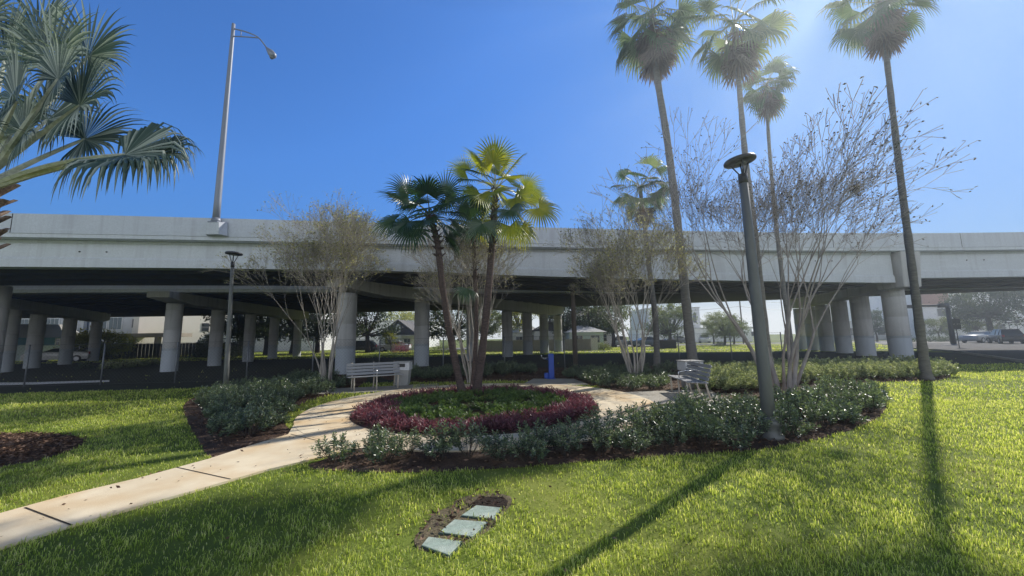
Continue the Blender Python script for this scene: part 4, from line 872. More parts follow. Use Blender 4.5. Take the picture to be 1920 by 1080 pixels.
# ------------------------------------------------------------------ bins
def bin_(label, loc, rz):
    root = empty('litter_bin', loc, rz); tag(root, label, 'bin')
    m = MB(); w0, w1 = .21, .25; z1 = .52
    m.add([(-w0, -w0, 0), (w0, -w0, 0), (w0, w0, 0), (-w0, w0, 0), (-w1, -w1, z1), (w1, -w1, z1), (w1, w1, z1), (-w1, w1, z1)], [(0, 3, 2, 1), (4, 5, 6, 7), (0, 1, 5, 4), (1, 2, 6, 5), (2, 3, 7, 6), (3, 0, 4, 7)]); m.build('body', MT['trash'], root, bevel=.015)
    m = MB(); a = .28
    m.box((0, 0, .66), (a*2, a*2, .27)); m.build('hood', MT['trash_w'], root, bevel=.02)
    m = MB(); m.box((0, -a-.003, .70), (.26, .012, .12)); m.build('opening', MT['dark'], root)
    m = MB(); m.box((0, 0, .815), (a*2.1, a*2.1, .03)); m.build('lid', MT['trash'], root, bevel=.01)
q = W(752, 724); bin_('square pale litter bin in the shade beside the left bench', (q.x, q.y+.2, .02), .06)
bin_('square litter bin partly hidden behind the end on bench', (5.42, 12.0, .0), .05)

# ------------------------------------------------------------------ drinking fountain
q = W(1034, 711); root = empty('drinking_fountain', (q.x, q.y, .02)); tag(root, 'bright blue pedestal drinking fountain with steel bowl arm', 'fountain')
m = MB(); m.box((0, 0, .47), (.21, .22, .94)); m.build('pedestal', MT['blue'], root, bevel=.02)
m = MB(); m.lathe([(.17, 0), (.17, .02), (.11, .03)], n=20); m.build('base_plate', MT['blue'], root)
m = MB(); m.box((-.19, 0, .12), (.17, .16, .22)); m.build('pet_bowl', MT['blue'], root, bevel=.02)
m = MB(); m.tube([(-.08, 0, .75), (-.34, 0, .76)], [.05, .03], 10); m.lathe([(.03, .70), (.11, .74), (.15, .79), (.155, .80), (.13, .795), (.02, .76)], (-.26, 0, 0), 20); m.build('bowl', MT['chrome'], root, True)
m = MB(); m.tube([(-.36, 0, .78), (-.37, 0, .88), (-.34, 0, .90)], .015, 8); m.build('spout', MT['chrome'], root, True)
m = MB(); m.box((0, 0, .945), (.19, .2, .02)); m.build('top_cap', MT['blue'], root)

# ------------------------------------------------------------------ utility lids
names = ['farthest green utility lid beside the bare hole in the lawn', 'middle green utility lid of the three in the lawn', 'nearest green utility lid partly covered by grass']
for i, pl in enumerate(LIDS):
    c = sum((Vector(p_) for p_ in pl), Vector((0, 0)))/4; root = empty('utility_box', (c.x, c.y, 0)); tag(root, names[i], 'utility box', 'green utility lids')
    loc = [Vector(p_)-c for p_ in pl]
    m = MB(); m.prism([tuple(p_*1.035) for p_ in loc], -.05, .011); m.build('rim', MT['lidrim'], root)
    m = MB(); m.prism([tuple(p_*.985) for p_ in loc], .0115, .021)
    m.build('lid', MT['lid'], root, bevel=.004)
m = MB(); m.prism(DIRT, -.02, .004); tag(m.build('bare_soil', mat('lawn_thatch', (0.20, 0.16, 0.10), (0.09, 0.08, 0.045), 25, 0.95, bump=0.6, bscale=60)), kind='structure')
m = MB(); m.prism([(x+random.uniform(-.03, .03), y+random.uniform(-.03, .03)) for x, y in smoothpoly(HOLE, 1)], -.02, .0085); tag(m.build('bare_soil_patch', MT['hole']), kind='structure')

# ------------------------------------------------------------------ chain link fence
pts = [colpos(px, Y, 690) for px, Y in ((-90, 15.2), (50, 15.6), (192, 15.9), (330, 16.2), (463, 16.6), (586, 17.0), (711, 17.4), (831, 17.9), (946, 18.4), (1059, 18.9), (1174, 19.5), (1275, 20.2), (1374, 20.9), (1470, 21.4))]
root = empty('chain_link_fence', (pts[0][0], pts[0][1], 0)); tag(root, 'see through chain link fence with thin posts in front of the bridge columns', 'fence')
O = Vector((pts[0][0], pts[0][1], 0))
for x, y in pts: m = MB(); m.tube([Vector((x, y, 0))-O, Vector((x, y, 1.68))-O], .028, 8); m.build('post', MT['fence_m'], root, True)
for i in range(len(pts)-1):
    a = Vector((*pts[i], 0))-O; b_ = Vector((*pts[i+1], 0))-O; m = MB(); L = (b_-a).length; d = (b_-a)/L
    n = int(L/.14); H = 1.6
    for s_ in (1, -1):
        for k in range(-int(H/.14), n+int(H/.14)):
            x0 = k*.14; x1 = x0+s_*H; z0, z1 = .03, H+.03
            if x0 < 0: z0 += (-x0) if s_ > 0 else 99; x0 = 0
            if x0 > L: z0 += (x0-L) if s_ < 0 else 99; x0 = L
            if x1 > L: z1 -= x1-L; x1 = L
            if x1 < 0: z1 -= -x1; x1 = 0
            if z0 < z1: m.tube([a+d*x0+Vector((0, 0, z0)), a+d*x1+Vector((0, 0, z1))], .0022, 3, cap=False)
    m.tube([a+Vector((0, 0, .04)), b_+Vector((0, 0, .04))], .003, 3); m.tube([a+Vector((0, 0, 1.66)), b_+Vector((0, 0, 1.66))], .006, 4)
    m.build('wire_panel', MT['fence_m'], root)
# slender pole under the deck
q = colpos(1077, 21.5, 620); root = empty('timber_post', (q[0], q[1], 0)); tag(root, 'thin dark upright pole reaching the bridge soffit right of the fountain', 'pole')
m = MB(); m.tube([(0, 0, 0), (-.02, 0, 4.5)], [.14, .12], 10); m.build('shaft', MT['woodpole'], root, True)
m = MB(); m.tube([(-.02, 0, 4.3), (-.02, 0, 4.55)], .16, 10); m.build('collar', MT['woodpole'], root, True)

# ------------------------------------------------------------------ roads beyond
def sheet(name, poly, z, m): b = MB(); b.prism(poly, -.02, z); return tag(b.build(name, m), kind='structure')
sheet('side_road', [(19.5, 13.2), (22.5, 16), (27, 21.5), (33, 29), (38, 38), (40, 52), (140, 52), (140, 4), (26, 9)], .004, MT['asphalt'])
sheet('cross_road', [(-12, 60), (10, 58), (40, 52.02), (140, 52.02), (140, 66), (20, 70), (-12, 72)], .008, MT['paleroad'])
sheet('far_sidewalk', [(-6, 41.5), (6, 42.3), (30, 41), (36, 40), (36, 41.3), (30, 42.4), (6, 43.8), (-6, 43)], .012, MT['sidewalk'])
sheet('painted_sun_strip', wp([(-200, 726), (60, 721), (205, 716), (205, 713), (60, 717), (-200, 720)]), .012, MT['white'])  # white strip stands for sunlight falling through the gap between the decks
sheet('left_street', [(-90, 40), (-40, 47), (-14, 52), (-14, 58), (-40, 53), (-90, 47)], .008, MT['asphalt'])
k = MB(); 
for (a, b_) in (((19.35, 13.3), (22.35, 16.1)), ((22.35, 16.1), (26.85, 21.6)), ((26.85, 21.6), (32.85, 29.1)), ((32.85, 29.1), (37.85, 38.1))):
    d = (Vector(b_)-Vector(a)); L = d.length; c = (Vector(a)+Vector(b_))/2; k.box((c.x, c.y, .06), (L, .16, .13), rz=math.atan2(d.y, d.x))
tag(k.build('kerb', MT['sidewalk']), kind='structure')
k = MB(); 
for i in range(9): k.box((44+i*8, 45.5-i*.0, .012), (3.2, .14, .004))
tag(k.build('lane_markings', MT['white']), kind='structure')

# ------------------------------------------------------------------ buildings
def house(name, label, x0, x1, y0, depth, hw, hr, wallm, roofm, rz=0.0, windows=(), door=None, gable_front=False, over=.4, gm=None, cat='house'):
    root = empty(name, ((x0+x1)/2, y0, 0), rz); tag(root, label, cat); w_ = (x1-x0)
    m = MB(); m.box((0, depth/2, hw/2), (w_, depth, hw)); m.build('wall', MT[wallm], root)
    m = MB()
    if hr > 0:
        if gable_front:
            a = w_/2+over; pr = [(-a, hw-.1), (0, hw+hr), (a, hw-.1)]
            vs = [(x, -over, z) for x, z in pr]+[(x, depth+over, z) for x, z in pr]+[(x, -over, z+.16) for x, z in pr]+[(x, depth+over, z+.16) for x, z in pr]
            m.add(vs, [(0, 3, 4, 1), (1, 4, 5, 2), (6, 7, 10, 9), (7, 8, 11, 10), (0, 1, 7, 6), (1, 2, 8, 7), (3, 9, 10, 4), (4, 10, 11, 5), (0, 6, 9, 3), (2, 5, 11, 8)])
            g_ = MB(); g_.add([(-w_/2, .0, hw), (w_/2, .0, hw), (0, .0, hw+hr-.1), (-w_/2, depth, hw), (w_/2, depth, hw), (0, depth, hw+hr-.1)], [(0, 1, 2), (3, 5, 4), (0, 2, 5, 3), (1, 4, 5, 2)]); g_.build('gable', MT[gm or wallm], root)
        else:
            a = -over; c = depth/2
            x = w_/2+over; m.add([(-x, a, hw-.1), (x, a, hw-.1), (x-.0, depth+over, hw-.1), (-x, depth+over, hw-.1), (-x+depth*.35, c, hw+hr), (x-depth*.35, c, hw+hr)], [(0, 1, 5, 4), (1, 2, 5), (2, 3, 4, 5), (3, 0, 4), (0, 3, 2, 1)])
    else:
        m.box((0, depth/2, hw+.15), (w_+.3, depth+.3, .3))
    m.build('roof', MT[roofm], root)
    for (wx, wz, ww, wh) in windows:
        f = MB(); f.box((wx, -.03, wz), (ww+.16, .08, wh+.16)); fo = f.build('window', MT['white'], root); g_ = MB(); g_.box((wx, -.075, wz), (ww, .02, wh)); g_.build('pane', MT['glass'], fo)
        f = MB(); f.box((wx, -.09, wz), (.05, .02, wh)); f.box((wx, -.09, wz), (ww, .018, .05)); f.build('mullion', MT['white'], fo)
    if door:
        dx, dw, dh = door; f = MB(); f.box((dx, -.03, dh/2), (dw, .08, dh)); f.build('door', MT['tan'], root)
    return root
# blue bungalow, far left
bq = P(62, 640, 44)
h = house('bungalow', 'blue sided bungalow with pale roof seen past the leftmost columns', bq.x-3.6, bq.x+3.6, 44, 4.5, 2.7, 1.5, 'bluew', 'roofw', rz=.80, windows=((-2.9, 2.1, .6, .7), (2.0, 2.1, .6, .7)), over=.3)
m = MB(); m.box((-1.2, -.08, .9), (2.5, .12, 1.8)); m.build('garage_door', MT['palebl'], h); m = MB(); m.box((1.3, -.08, .85), (1.5, .12, 1.7)); m.build('side_panel', MT['palebl'], h)
m = MB(); m.box((3.3, -.5, 1.3), (.12, .12, 2.6)); m.build('porch_post', MT['white'], h); m = MB(); m.box((2.8, -.06, 1.05), (.8, .12, 2.0)); m.build('door', MT['white'], h)
# apartment building
def flats():
    c = P(268, 640, 56); root = empty('apartment_building', (c.x, c.y, 0)); tag(root, 'cream and grey four storey apartment building behind the left columns', 'building')
    # front (grey) wing, faces the camera
    m = MB(); m.box((-11, 7, 7), (22, 14, 14)); m.build('front_wing', MT['grey_w'], root)
    m = MB(); m.box((-11, 7, 14.2), (22.6, 14.6, .4)); m.build('roof', MT['white'], root)
    for z in (4.7, 7.9, 11.1):
        for x in (-20, -17.2, -13.4, -10.6, -6.4, -4.2):
            f = MB(); f.box((x, -.05, z), (2.0, .12, 1.9)); fo = f.build('window', MT['white'], root)
            g_ = MB()
            for dx in (-.62, 0, .62): g_.box((x+dx, -.12, z), (.52, .04, 1.7))
            g_.build('pane', MT['glassb'], fo)
        f = MB(); f.box((-1.5, -.05, z), (.6, .1, 1.3)); fo = f.build('window', MT['tan'], root); g_ = MB(); g_.box((-1.5, -.11, z), (.42, .03, 1.1)); g_.build('pane', MT['glass'], fo)
    for x in (-15.3, -8.4): m = MB(); m.box((x, -.12, 8), (.5, .25, 10)); m.build('downpipe', MT['p_blue'], root)
    # cream wing: side wall catching the sun
    a = math.atan2(.86, .5); w2 = MB(); w2.box((0, 0, 7), (26, 10, 14)); o2 = w2.build('side_wing', MT['cream'], root)
    d = Vector((math.cos(a), math.sin(a), 0)); nrm = Vector((-math.sin(a), math.cos(a), 0)); cc = d*13+nrm*5; o2.location = (cc.x+.3, cc.y-1.2, 0); o2.rotation_euler = (0, 0, a)
    for z in (4.2, 7.6, 10.9):
        for s_, ww in ((8.0, 1.0), (10.8, 1.7), (15.5, 1.0), (19, 1.7), (23, 1.0)):
            f = MB(); f.box((s_-13, -5.03, z), (ww, .08, 1.3)); fo = f.build('window', MT['roofg'], o2); g_ = MB(); g_.box((s_-13, -5.08, z+.33), (ww-.2, .03, .45)); g_.box((s_-13, -5.08, z-.33), (ww-.2, .03, .45)); g_.build('pane', MT['glass'], fo)
    m = MB(); m.box((3, -2.5, 2.85), (9, 4.0, .5)); m.build('canopy', MT['tan'], root)
    for x in (-.8, 2.6, 6): m = MB(); m.box((x, -4.2, 1.3), (.5, .5, 2.6)); m.build('canopy_pillar', MT['tan'], root)
flats()
def block(name, label, x0, x1, y, depth, h, wm, wins=(), cat='building', roofm='roofw', extra=None):
    root = empty(name, ((x0+x1)/2, y, 0)); tag(root, label, cat); w_ = x1-x0
    m = MB(); m.box((0, depth/2, h/2), (w_, depth, h)); m.build('wall', MT[wm], root)
    m = MB(); m.box((0, depth/2, h+.12), (w_+.3, depth+.3, .24)); m.build('roof', MT[roofm], root)
    for (wx, wz, ww, wh) in wins:
        f = MB(); f.box((wx, -.03, wz), (ww+.14, .06, wh+.14)); fo = f.build('window', MT['grey_w'], root); g_ = MB(); g_.box((wx, -.07, wz), (ww, .02, wh)); g_.build('pane', MT['glass'], fo)
    return root
# second flats block behind dark trees
block('apartment_block', 'pale apartment block glimpsed through dark trees left of the centre', P(428, 640, 70).x, P(600, 640, 70).x, 70, 12, 12, 'white', [(-6+3.2*i, z, 1.6, 1.4) for i in range(5) for z in (2.5, 5.8, 9)])
# middle houses
x0 = P(712, 640, 62).x; x1 = P(780, 640, 62).x
h = house('bungalow', 'dark gabled bungalow with small arched attic window beyond the bench', x0, x1, 62, 10, 2.4, 2.35, 'white', 'roofg', gable_front=True, gm='roofd', over=.35, windows=((1.5, 1.2, 1.0, 1.1), (-1.6, 1.2, 1.0, 1.1)))
m = MB(); m.box((0, -.06, 3.35), (.75, .08, 1.0)); m.lathe([(.375, 3.82), (.30, 4.0), (.1, 4.15)], (0, -.05, 0), 12, 1, .15); w_ = m.build('attic_window', MT['white'], h); m = MB(); m.box((0, -.12, 3.35), (.36, .03, .8)); m.build('pane', MT['glass'], w_)
m = MB(); m.box((2.2, -.9, 2.3), (3.4, 1.8, .14)); m.build('porch_roof', MT['roofw'], h); [(_m := MB(), _m.box((px_, -1.7, 1.12), (.12, .12, 2.24)), _m.build('porch_post', MT['white'], h)) for px_ in (.8, 3.6)]
block('warehouse', 'long pale roofed building behind the dark gabled bungalow', P(640, 640, 80).x, P(800, 640, 80).x, 80, 14, 5.4, 'white', roofm='roofw')
x0 = P(958, 640, 56).x; x1 = P(1010, 640, 56).x
house('cottage', 'white cottage with grey roof behind the wooden fence between dark columns', x0, x1, 56, 8, 2.5, 1.5, 'white', 'roofw', windows=((-.8, 1.3, .9, 1),), door=(.9, .9, 2))
x0 = P(1002, 640, 54).x; x1 = P(1062, 640, 54).x
house('cottage', 'cottage with dark front gable behind the pale sunlit column', x0, x1, 54, 8, 2.5, 1.3, 'white', 'roofg', gable_front=True, gm='roofd', windows=((-1.1, 1.3, .9, 1), (.9, 1.3, .9, 1)))
x0 = P(1066, 640, 64).x; x1 = P(1150, 640, 64).x
house('two_storey_house', 'two storey pale house with sloped roof behind the oak', x0, x1, 64, 9, 5.2, 1.6, 'white', 'roofg', windows=((-2, 3.8, .9, 1.1), (1.3, 3.8, .9, 1.1), (-1, 1.4, 1.2, 1.1), (2, 1.4, 1.2, 1.1)))
x0 = P(1068, 640, 50).x; x1 = P(1132, 640, 50).x
house('carport_house', 'low house with open white carport at the fence end', x0, x1, 50, 6, 2.3, .9, 'palebl', 'roofw', windows=((-1, 1.3, .9, .9), (1.1, 1.3, 1.1, .9)))
# towered building
x0 = P(1218, 640, 92).x; x1 = P(1316, 640, 92).x
block('office_building', 'pale grey building with a taller square end behind the leaning palm', x0, x1, 92, 14, 8.0, 'grey_w', [(4.9, 5.6, .8, 2.2), (-2, 5.4, 1, 1.5), (-4.2, 5.4, 1, 1.5)])
x0 = P(1200, 640, 84).x; x1 = P(1412, 640, 84).x
block('long_low_building', 'long low beige building behind the street trees', x0, x1, 84, 8, 2.9, 'white', [(8+2.2*i, 1.6, .8, .9) for i in range(3)])
# right white building + brick part
x0 = P(1728, 600, 72).x; x1 = P(2090, 600, 72).x
w_ = x1-x0
h = block('white_building', 'large pale building across the street at the far right', x0, x1, 72, 16, 9.8, 'white', [(-w_/2+4+i*5.2, z, 1.7, 1.4) for i in range(7) for z in (1.9, 5.0, 8.2)])
m = MB(); m.box((-w_/2+2.6, -.3, 8.2), (5.0, .5, 4.2)); m.build('brick_bay', MT['brick'], h); m = MB(); m.box((0, -1.0, 3.6), (w_, 2, .3)); m.build('canopy', MT['grey_w'], h)
x0 = P(1690, 600, 76).x; block('pale_shop', 'small pale shop seen between the right columns', P(1560, 600, 78).x, P(1720, 600, 78).x, 78, 8, 3.6, 'grey_w', [(-5+3*i, 1.7, 1.6, 1.4) for i in range(4)])
# fences
def board_fence(name, label, a, b_, h_, m_, n, cat='fence'):
    a = Vector((a[0], a[1], 0)); b_ = Vector((b_[0], b_[1], 0)); root = empty(name, a); tag(root, label, cat); d = b_-a; L = d.length; an = math.atan2(d.y, d.x); m = MB()
    for i in range(n):
        q = d*((i+.5)/n); m.box((q.x, q.y, h_/2+random.uniform(-.02, .02)), (L/n*.94, .03, h_), rz=an)
    m.build('board_panel', MT[m_], root)
    np_ = max(1, int(L/2.6))
    for i in range(np_+1):
        q = d*(i/np_); k = MB(); k.box((q.x, q.y+.06, h_/2+.04), (.1, .08, h_+.08), rz=an); k.build('post', MT[m_], root)
board_fence('wooden_fence', 'weathered grey board fence beyond the bridge in front of the cottages', colpos(905, 47.5), colpos(1108, 45.5), 1.35, 'wood_f', 90)
board_fence('white_gate_panel', 'short white fence panel at the right end of the wooden fence', colpos(1109, 45.3), colpos(1120, 45.3), 1.5, 'white', 4)
board_fence('dark_screen_fence', 'long black screen fence in front of the apartment building', colpos(132, 42), colpos(470, 50), 1.7, 'black_f', 50)
# utility poles and wires
def upole(label, px, Y, topy, r=.13):
    a = colpos(px, Y); root = empty('utility_pole', (a[0], a[1], 0)); tag(root, label, 'utility pole'); zt = 9.0
    m = MB(); m.tube([(0, 0, 0), (0, 0, zt)], [r, r*.75], 10); m.build('shaft', MT['woodpole'], root, True)
    m = MB(); m.box((0, 0, zt-.5), (1.9, .1, .12)); m.build('crossarm', MT['woodpole'], root); return Vector((a[0], a[1], zt-.45))
pa = upole('thin utility pole standing right of the small street tree', 1394, 66, 560); pb = upole('utility pole among the right columns', 1560, 74, 560)
pc = upole('utility pole behind the middle oak', 1108, 72, 560); upole('thin utility pole left of the round bed myrtle', 800, 70, 560)
m = MB()
for a, b_ in ((pc, pa), (pa, pb)):
    for dz in (0, -.9, -2.2):
        m.tube([a.lerp(b_, t)+Vector((0, 0, dz-1.6*4*t*(1-t)*.35)) for t in np.linspace(0, 1, 12)], .02, 3)
tag(m.build('power_lines', MT['dark']), 'thin black power lines between the utility poles', 'power line')
# traffic mast arm
a = colpos(1786, 46, 632); root = empty('traffic_mast', (a[0], a[1], 0)); tag(root, 'dark traffic mast with long horizontal arm over the street', 'traffic mast')
tpx = P(1768, 571, 46); O = Vector((a[0], a[1], 0)); zt = 4.9
m = MB(); m.tube([(0, 0, 0), (-.02, 0, zt)], [.26, .20], 12); m.build('shaft', MT['dark'], root, True)
m = MB(); m.tube([(0, 0, zt-.35), (-1.2, 0, zt-.30), (-6.5, .3, zt-.25)], [.16, .13, .09], 10); m.box((-.5, 0, zt-.32), (1.0, .4, .5)); m.build('mast_arm', MT['dark'], root, True)
m = MB(); m.box((-4.6, -.1, zt-.45), (.9, .3, .3)); m.build('signal_head', MT['dark'], root)
# sign seen from behind
a = W(1799, 652); root = empty('road_sign', (a.x, a.y, 0)); tag(root, 'dark two panel road sign on a thin post before the street', 'sign')
m = MB(); m.tube([(0, 0, 0), (0, 0, 2.1)], .035, 8); m.build('post', MT['dark'], root)
s_ = a.y/720; m = MB(); m.box((0, -.05, 2.45), (.80, .03, .5)); m.build('sign_panel', MT['pole_g'], root); m = MB(); m.box((0, -.05, 1.93), (.80, .03, .48)); m.build('sign_panel', MT['pole_g'], root)
m = MB(); m.tube([(0, 0, 2.05), (0, 0, 2.75)], .03, 8); m.build('bracket', MT['dark'], root)
for i, (px, lab) in enumerate(((1891, 'small black wide sign on a post behind the dark car'), (1906, 'small black square sign at the far right edge'))):
    a = colpos(px, 58, 604); root = empty('street_sign', (a[0], a[1], 0)); tag(root, lab, 'sign'); z = P(px, 603, 58).z
    m = MB(); m.tube([(0, 0, 0), (0, 0, z)], .04, 6); m.build('post', MT['dark'], root)
    m = MB(); m.box((0, -.06, z), (1.0 if i == 0 else .6, .04, .45)); sp = m.build('sign_panel', MT['dark'], root)
    if i == 0: m = MB(); m.box((0, -.085, z), (.72, .012, .16)); m.build('white_stripe', MT['white'], sp)
# transformer box
a = W(1252, 654); root = empty('transformer_box', (a.x, a.y, 0)); tag(root, 'low dark green transformer box on the far lawn', 'utility box')
m = MB(); m.box((0, .6, .5), (2.2, 1.2, 1.0)); m.build('cabinet', MT['roofd'], root, bevel=.05); m = MB(); m.box((0, .6, 1.02), (2.3, 1.3, .06)); m.build('lid', MT['roofd'], root)

# ------------------------------------------------------------------ cars
def car(label, loc, rz, pm_, suv=True, L=4.6):
    root = empty('parked_car', loc, rz); tag(root, label, 'car', 'cars on the far streets'); H = 1.62 if suv else 1.42; hl = L/2; wd = .9
    prof = [(-hl, .35), (-hl-.02, .75), (-hl+.08, .95), (-hl+1.05, 1.02), (hl-.35 if suv else hl-.9, 1.05), (hl-.02, .95), (hl, .4), (hl-.1, .28), (-hl+.1, .28)]
    vs = []; n = len(prof)
    for y, ins in ((-wd, .06), (-wd+.12, 0), (wd-.12, 0), (wd, .06)):
        for x, z in prof: vs.append((x*(1-ins*.25), y, z-(ins*.5 if z > .6 else 0)))
    fs = [tuple(range(n)), tuple(range(3*n, 4*n))[::-1]]
    for i in range(3):
        for k in range(n): fs.append((i*n+k, i*n+(k+1) % n, (i+1)*n+(k+1) % n, (i+1)*n+k))
    m = MB(); m.add(vs, fs); body = m.build('body', pm_, root, True, bevel=.03)
    if suv: cp = [(-hl+.95, .98), (-hl+1.75, H-.05), (-hl+2.2, H), (hl-.75, H-.03), (hl-.18, 1.0)]
    else: cp = [(-hl+1.1, .98), (-hl+2.0, H-.04), (-hl+2.5, H), (hl-1.5, H-.05), (hl-.65, 1.0)]
    def cab(ins, dz, w0, w1): 
        v = []
        for s_ in (-1, 1):
            for x, z in cp: t = (z-.98)/(H-.98); v.append((x, s_*(w0+(w1-w0)*t), z+dz))
        k = len(cp); return v, [tuple(range(k)), tuple(range(k, 2*k))[::-1]]+[(i, i+1, k+i+1, k+i) for i in range(k-1)]+[(k-1, 0, k, 2*k-1)]
    m = MB(); v, f = cab(0, -.03, .84, .66); m.add(v, f); m.build('windows', MT['glass'], root)
    m = MB(); x0, x1 = cp[1][0], cp[3][0]; m.box(((x0+x1)/2+.05, 0, H-.02), (x1-x0+.1, 1.36, .07)); m.build('roof', pm_, root, bevel=.03)
    m = MB()
    for s_ in (-1, 1):
        for xq in (cp[2][0]+.35, (cp[2][0]+cp[3][0])/2+.5): m.box((xq, s_*.765, 1.27), (.09, .04, .56), rx=s_*.32)
    m.build('pillar', pm_, root)
    for sx in (-hl+.85, hl-.85):
        for s_ in (-1, 1):
            m = MB(); m.tube([(sx, s_*.70, .34), (sx, s_*.93, .34)], .34, 20); wh = m.build('wheel', MT['tyre'], root); m = MB(); m.tube([(sx, s_*.90, .34), (sx, s_*.94, .34)], .2, 14); m.build('rim', MT['rim'], wh)
    for s_ in (-1, 1):
        m = MB(); m.box((-hl+.03, s_*.66, .78), (.12, .36, .15)); m.build('headlight', MT['head'], root)
        m = MB(); m.box((hl-.05, s_*.76, .88), (.14, .18, .24)); m.build('taillight', MT['tail'], root)
    return root
q = P(1886, 640, 45); car('dark charcoal car stopped at the far right of the street', (q.x, 45, .01), -2.2, MT['p_dark'])
q = P(1848, 640, 49); car('silver grey sedan half hidden in front of the dark car', (q.x, 49.5, .01), .25, MT['p_silver'], False, 4.5)
q = P(1321, 641, 78); car('white vehicle parked by the long low building', (q.x, 78, .01), 1.2, MT['p_white'])
q = P(1158, 647, 62); car('pale vehicle under the leaning oak trunk', (q.x, 60, .01), 1.35, MT['p_silver'])
q = P(1213, 650, 56); car('dark blue low car beside the green transformer', (q.x, 56.5, .01), .1, MT['p_blue'], False)
q = P(1272, 640, 76); car('dark car left of the leaning palm trunk', (q.x, 77, .01), .1, MT['p_dark'], False)
q = P(102, 670, 38); car('pale car with dark roof between the leftmost columns', (q.x, 38.5, .01), .5, MT['p_white'], False)
q = P(660, 655, 52); car('dark car under the dark oak beyond the bench', (q.x, 55, .01), .1, MT['p_dark'])
q = P(722, 655, 52); car('white car in front of the dark gabled bungalow', (q.x, 56, .01), .05, MT['p_white'], False)

# ------------------------------------------------------------------ background trees
def tree(name, label, base, H, R, seed, lm, trunk_r=.25, trunk_h=.35, clumps=26, leaves=90, ls=.28, flat=.7, group=None, sparse=1.0, curve=None):
    rs = random.Random(seed); r2 = np.random.default_rng(seed); root = empty(name, base); tag(root, label, 'tree', group); m = MB(); th = H*trunk_h; pos = []; dr = []; va = []
    top = Vector((rs.uniform(-.2, .2)*R*.3, 0, th)); m.tube(bend([(0, 0, 0), tuple(top*.5+Vector(curve or (.08, 0, 0))), tuple(top)], 8), [trunk_r*(1.25-.45*i/8) for i in range(9)][:len(bend([(0, 0, 0), (0, 0, 1), (0, 0, 2)], 8))], 9, cap=False)
    for i in range(clumps):
        a = rs.uniform(0, 6.28); q = rs.uniform(.15, 1)**.6; zz = rs.uniform(0, 1)
        c = Vector((math.cos(a)*R*q*math.sqrt(max(.12, 1-(zz-.35)**2*1.6)), math.sin(a)*R*q*math.sqrt(max(.12, 1-(zz-.35)**2*1.6)), th*.85+(H-th*.85)*zz))
        mid = top.lerp(c, .5)+Vector((0, 0, -.1*R*rs.random()))
        m.tube([top, mid, c], [trunk_r*.42, trunk_r*.22, .02], 5, cap=False)
        cr = R*rs.uniform(.2, .42); n = int(leaves*sparse*rs.uniform(.6, 1.3)); pts = r2.normal(0, .5, (n, 3))*np.array([cr, cr, cr*flat])+np.array(tuple(c))
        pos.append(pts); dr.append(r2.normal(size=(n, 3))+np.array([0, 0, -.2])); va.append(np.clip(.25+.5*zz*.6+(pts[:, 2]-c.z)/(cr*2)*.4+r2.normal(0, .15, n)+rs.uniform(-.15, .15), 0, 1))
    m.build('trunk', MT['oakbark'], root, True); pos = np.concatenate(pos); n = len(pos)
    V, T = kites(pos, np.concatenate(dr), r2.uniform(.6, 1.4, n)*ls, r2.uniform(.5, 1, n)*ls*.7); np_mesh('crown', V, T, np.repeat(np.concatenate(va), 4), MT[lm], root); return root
def tb(px, Y): a = colpos(px, Y); return (a[0], a[1], 0)
tree('small_tree', 'low bushy yellow green tree under the bridge left of the near column', tb(192, 42), 2.9, 2.6, 201, 'lime', .12, .2, 44, 190, .2)
for i, (px, Y, H, R, l, lm) in enumerate(((452, 47, 8, 3.2, 'dark tree against the apartment building right of the left lamp', 'oak'), (500, 50, 9, 4, 'dark branching oak between the receding left columns', 'oak'), (548, 52, 9, 3.6, 'dark oak just left of the pale stemmed myrtle', 'oak'),
        (596, 54, 8.5, 3.6, 'dark oak hidden behind the left crape myrtle', 'oak'), (690, 53, 7.8, 4.0, 'dark spreading oak right of the stout bench column', 'oak'), (850, 50, 7.6, 3.9, 'dense dark oak behind the round bed palms', 'oak'),
        (905, 62, 8, 4, 'sunlit pale green tree left of the dark centre columns', 'oakpale'), (975, 60, 8.5, 3.8, 'yellow green tree between the dark centre columns', 'lime'), (1060, 55, 7.5, 3.2, 'oak behind the pale sunlit column', 'oak'), (1112, 56, 7.2, 3.8, 'oak with thick leaning trunk beyond the fountain', 'oak'),
        (1150, 60, 7.5, 3.5, 'olive green oak behind the right crape myrtle', 'oakpale'), (1255, 62, 6.3, 3.6, 'rounded grey green tree left of the leaning palm', 'oakpale'))):
    tree('oak_tree', l, tb(px, Y), H, R, 300+i, lm, .3, .3, 34, 150, .30, curve=(-.5, 0, 0) if px == 1112 else None)
tree('street_tree', 'small rounded street tree on the far lawn beside the utility pole', tb(1358, 58), 4.6, 3.0, 331, 'oakpale', .16, .38, 36, 150, .2)
tree('street_tree', 'slim street tree just left of the rounded one', tb(1338, 66), 4.4, 2.0, 332, 'oakpale', .12, .4, 22, 110, .2)
tree('street_tree', 'small street tree just right of the rounded one', tb(1376, 60), 4.2, 2.0, 333, 'oak', .12, .4, 22, 110, .2)
tree('live_oak', 'large dark oak hanging over the street at the far right', tb(1862, 60), 8.6, 4.6, 335, 'oak', .35, .42, 44, 220, .3)
tree('street_tree', 'small pale flowering tree in front of the right building', tb(1838, 62), 4.4, 2.0, 336, 'oakpale', .12, .4, 26, 120, .2)
tree('small_tree', 'low tree inside the traffic mast frame', tb(1762, 64), 3.6, 1.9, 337, 'oakpale', .1, .35, 22, 110, .2)
tree('small_tree', 'yellowish young tree in front of the dark gabled bungalow', tb(733, 54), 2.8, 1.2, 338, 'lime', .08, .4, 16, 70, .16)
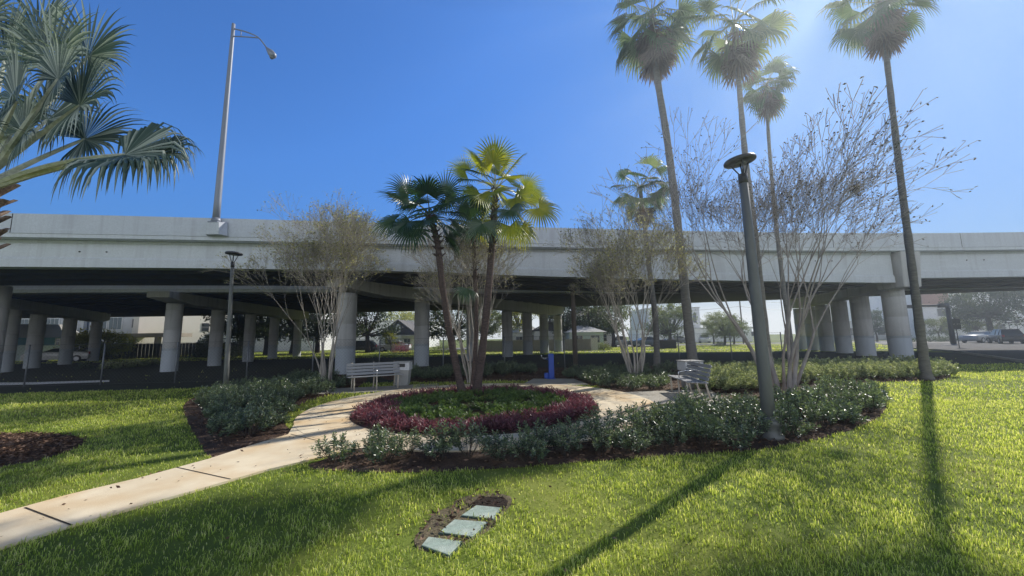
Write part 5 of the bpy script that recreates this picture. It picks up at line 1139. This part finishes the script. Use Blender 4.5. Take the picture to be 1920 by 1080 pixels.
tree('small_tree', 'leafy small tree between the first two right columns', tb(1645, 64), 4.8, 2.2, 339, 'oak', .12, .35, 24, 120, .22)
tree('oak_tree', 'distant pale tree line top above the bungalow roof', tb(752, 100), 8.5, 6, 340, 'lime', .3, .3, 34, 120, .5)
# background shrubs
def bush(name, label, base, R, H, lm, seed, n=900, ls=.12, group=None):
    r2 = np.random.default_rng(seed); root = empty(name, base); tag(root, label, 'bush', group)
    u = r2.normal(size=(n, 3)); u /= np.linalg.norm(u, axis=1, keepdims=True); u[:, 2] = np.abs(u[:, 2]); rr = r2.uniform(.45, 1, n)[:, None]*(1+.25*np.sin(u[:, :1]*7)*np.cos(u[:, 1:2]*6))
    pos = u*rr*np.array([R, R*.7, H]); V, T = kites(pos, u+r2.normal(0, .6, (n, 3)), r2.uniform(.6, 1.4, n)*ls, r2.uniform(.5, 1, n)*ls*.7)
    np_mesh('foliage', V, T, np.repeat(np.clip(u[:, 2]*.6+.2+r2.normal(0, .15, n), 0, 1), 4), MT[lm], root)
    m = MB()
    for k in range(6): a = k*1.05; m.tube([(0, 0, 0), (math.cos(a)*R*.5, math.sin(a)*R*.35, H*.7)], [.03, .01], 4)
    m.build('stem', MT['oakbark'], root); return root
bush('flowering_bush', 'round pink flowering bush beyond the bench', tb(751, 50), 1.3, 1.25, 'pink', 401)
bush('hedge_bush', 'green bush by the white gate panel', tb(1131, 46), 1.0, 1.0, 'oakpale', 402)
bush('hedge_bush', 'green hedge clump right of the gabled bungalow', tb(830, 50), 1.8, 1.3, 'oakpale', 403)
for i, (px, Y, R) in enumerate(((1745, 56, 1.8), (1775, 57, 1.6), (1815, 60, 1.8), (1700, 56, 1.6))): bush('hedge_bush', ['low dark hedge clump beneath the traffic mast arm', 'low dark hedge clump at the foot of the traffic mast', 'low dark hedge clump left of the silver sedan', 'low dark hedge clump seen right of the stout right column'][i], tb(px, Y), R, .9, 'oak', 410+i)
for i, (px, Y, R) in enumerate(((210, 26.5, .7), (236, 27.5, .8), (262, 28.5, .7), (290, 31, .7), (165, 27, .5))): bush('low_bush', 'low scruffy plant in the strip behind the left columns', tb(px, Y), R, .5, 'shrub_y' if i < 4 else 'oak', 420+i, 400, .11, 'scruffy plants behind the left columns')
for i, (px, Y, H) in enumerate(((452, 44, 3.6), (400, 44, 2.6), (385, 45, 2.2))): bush('tall_bush', ['tall dark bush right of the left lamp post', 'dark bush left of the slim lamp post', 'smaller dark bush against the black screen fence'][i], tb(px, Y), 1.2, H, 'oak', 430+i, 1400, .2)
bush('low_bush', 'tiny round bush on the far lawn in front of the rounded tree', tb(1349, 56), .8, .7, 'oak', 440, 400)
print('objects', len(bpy.data.objects))
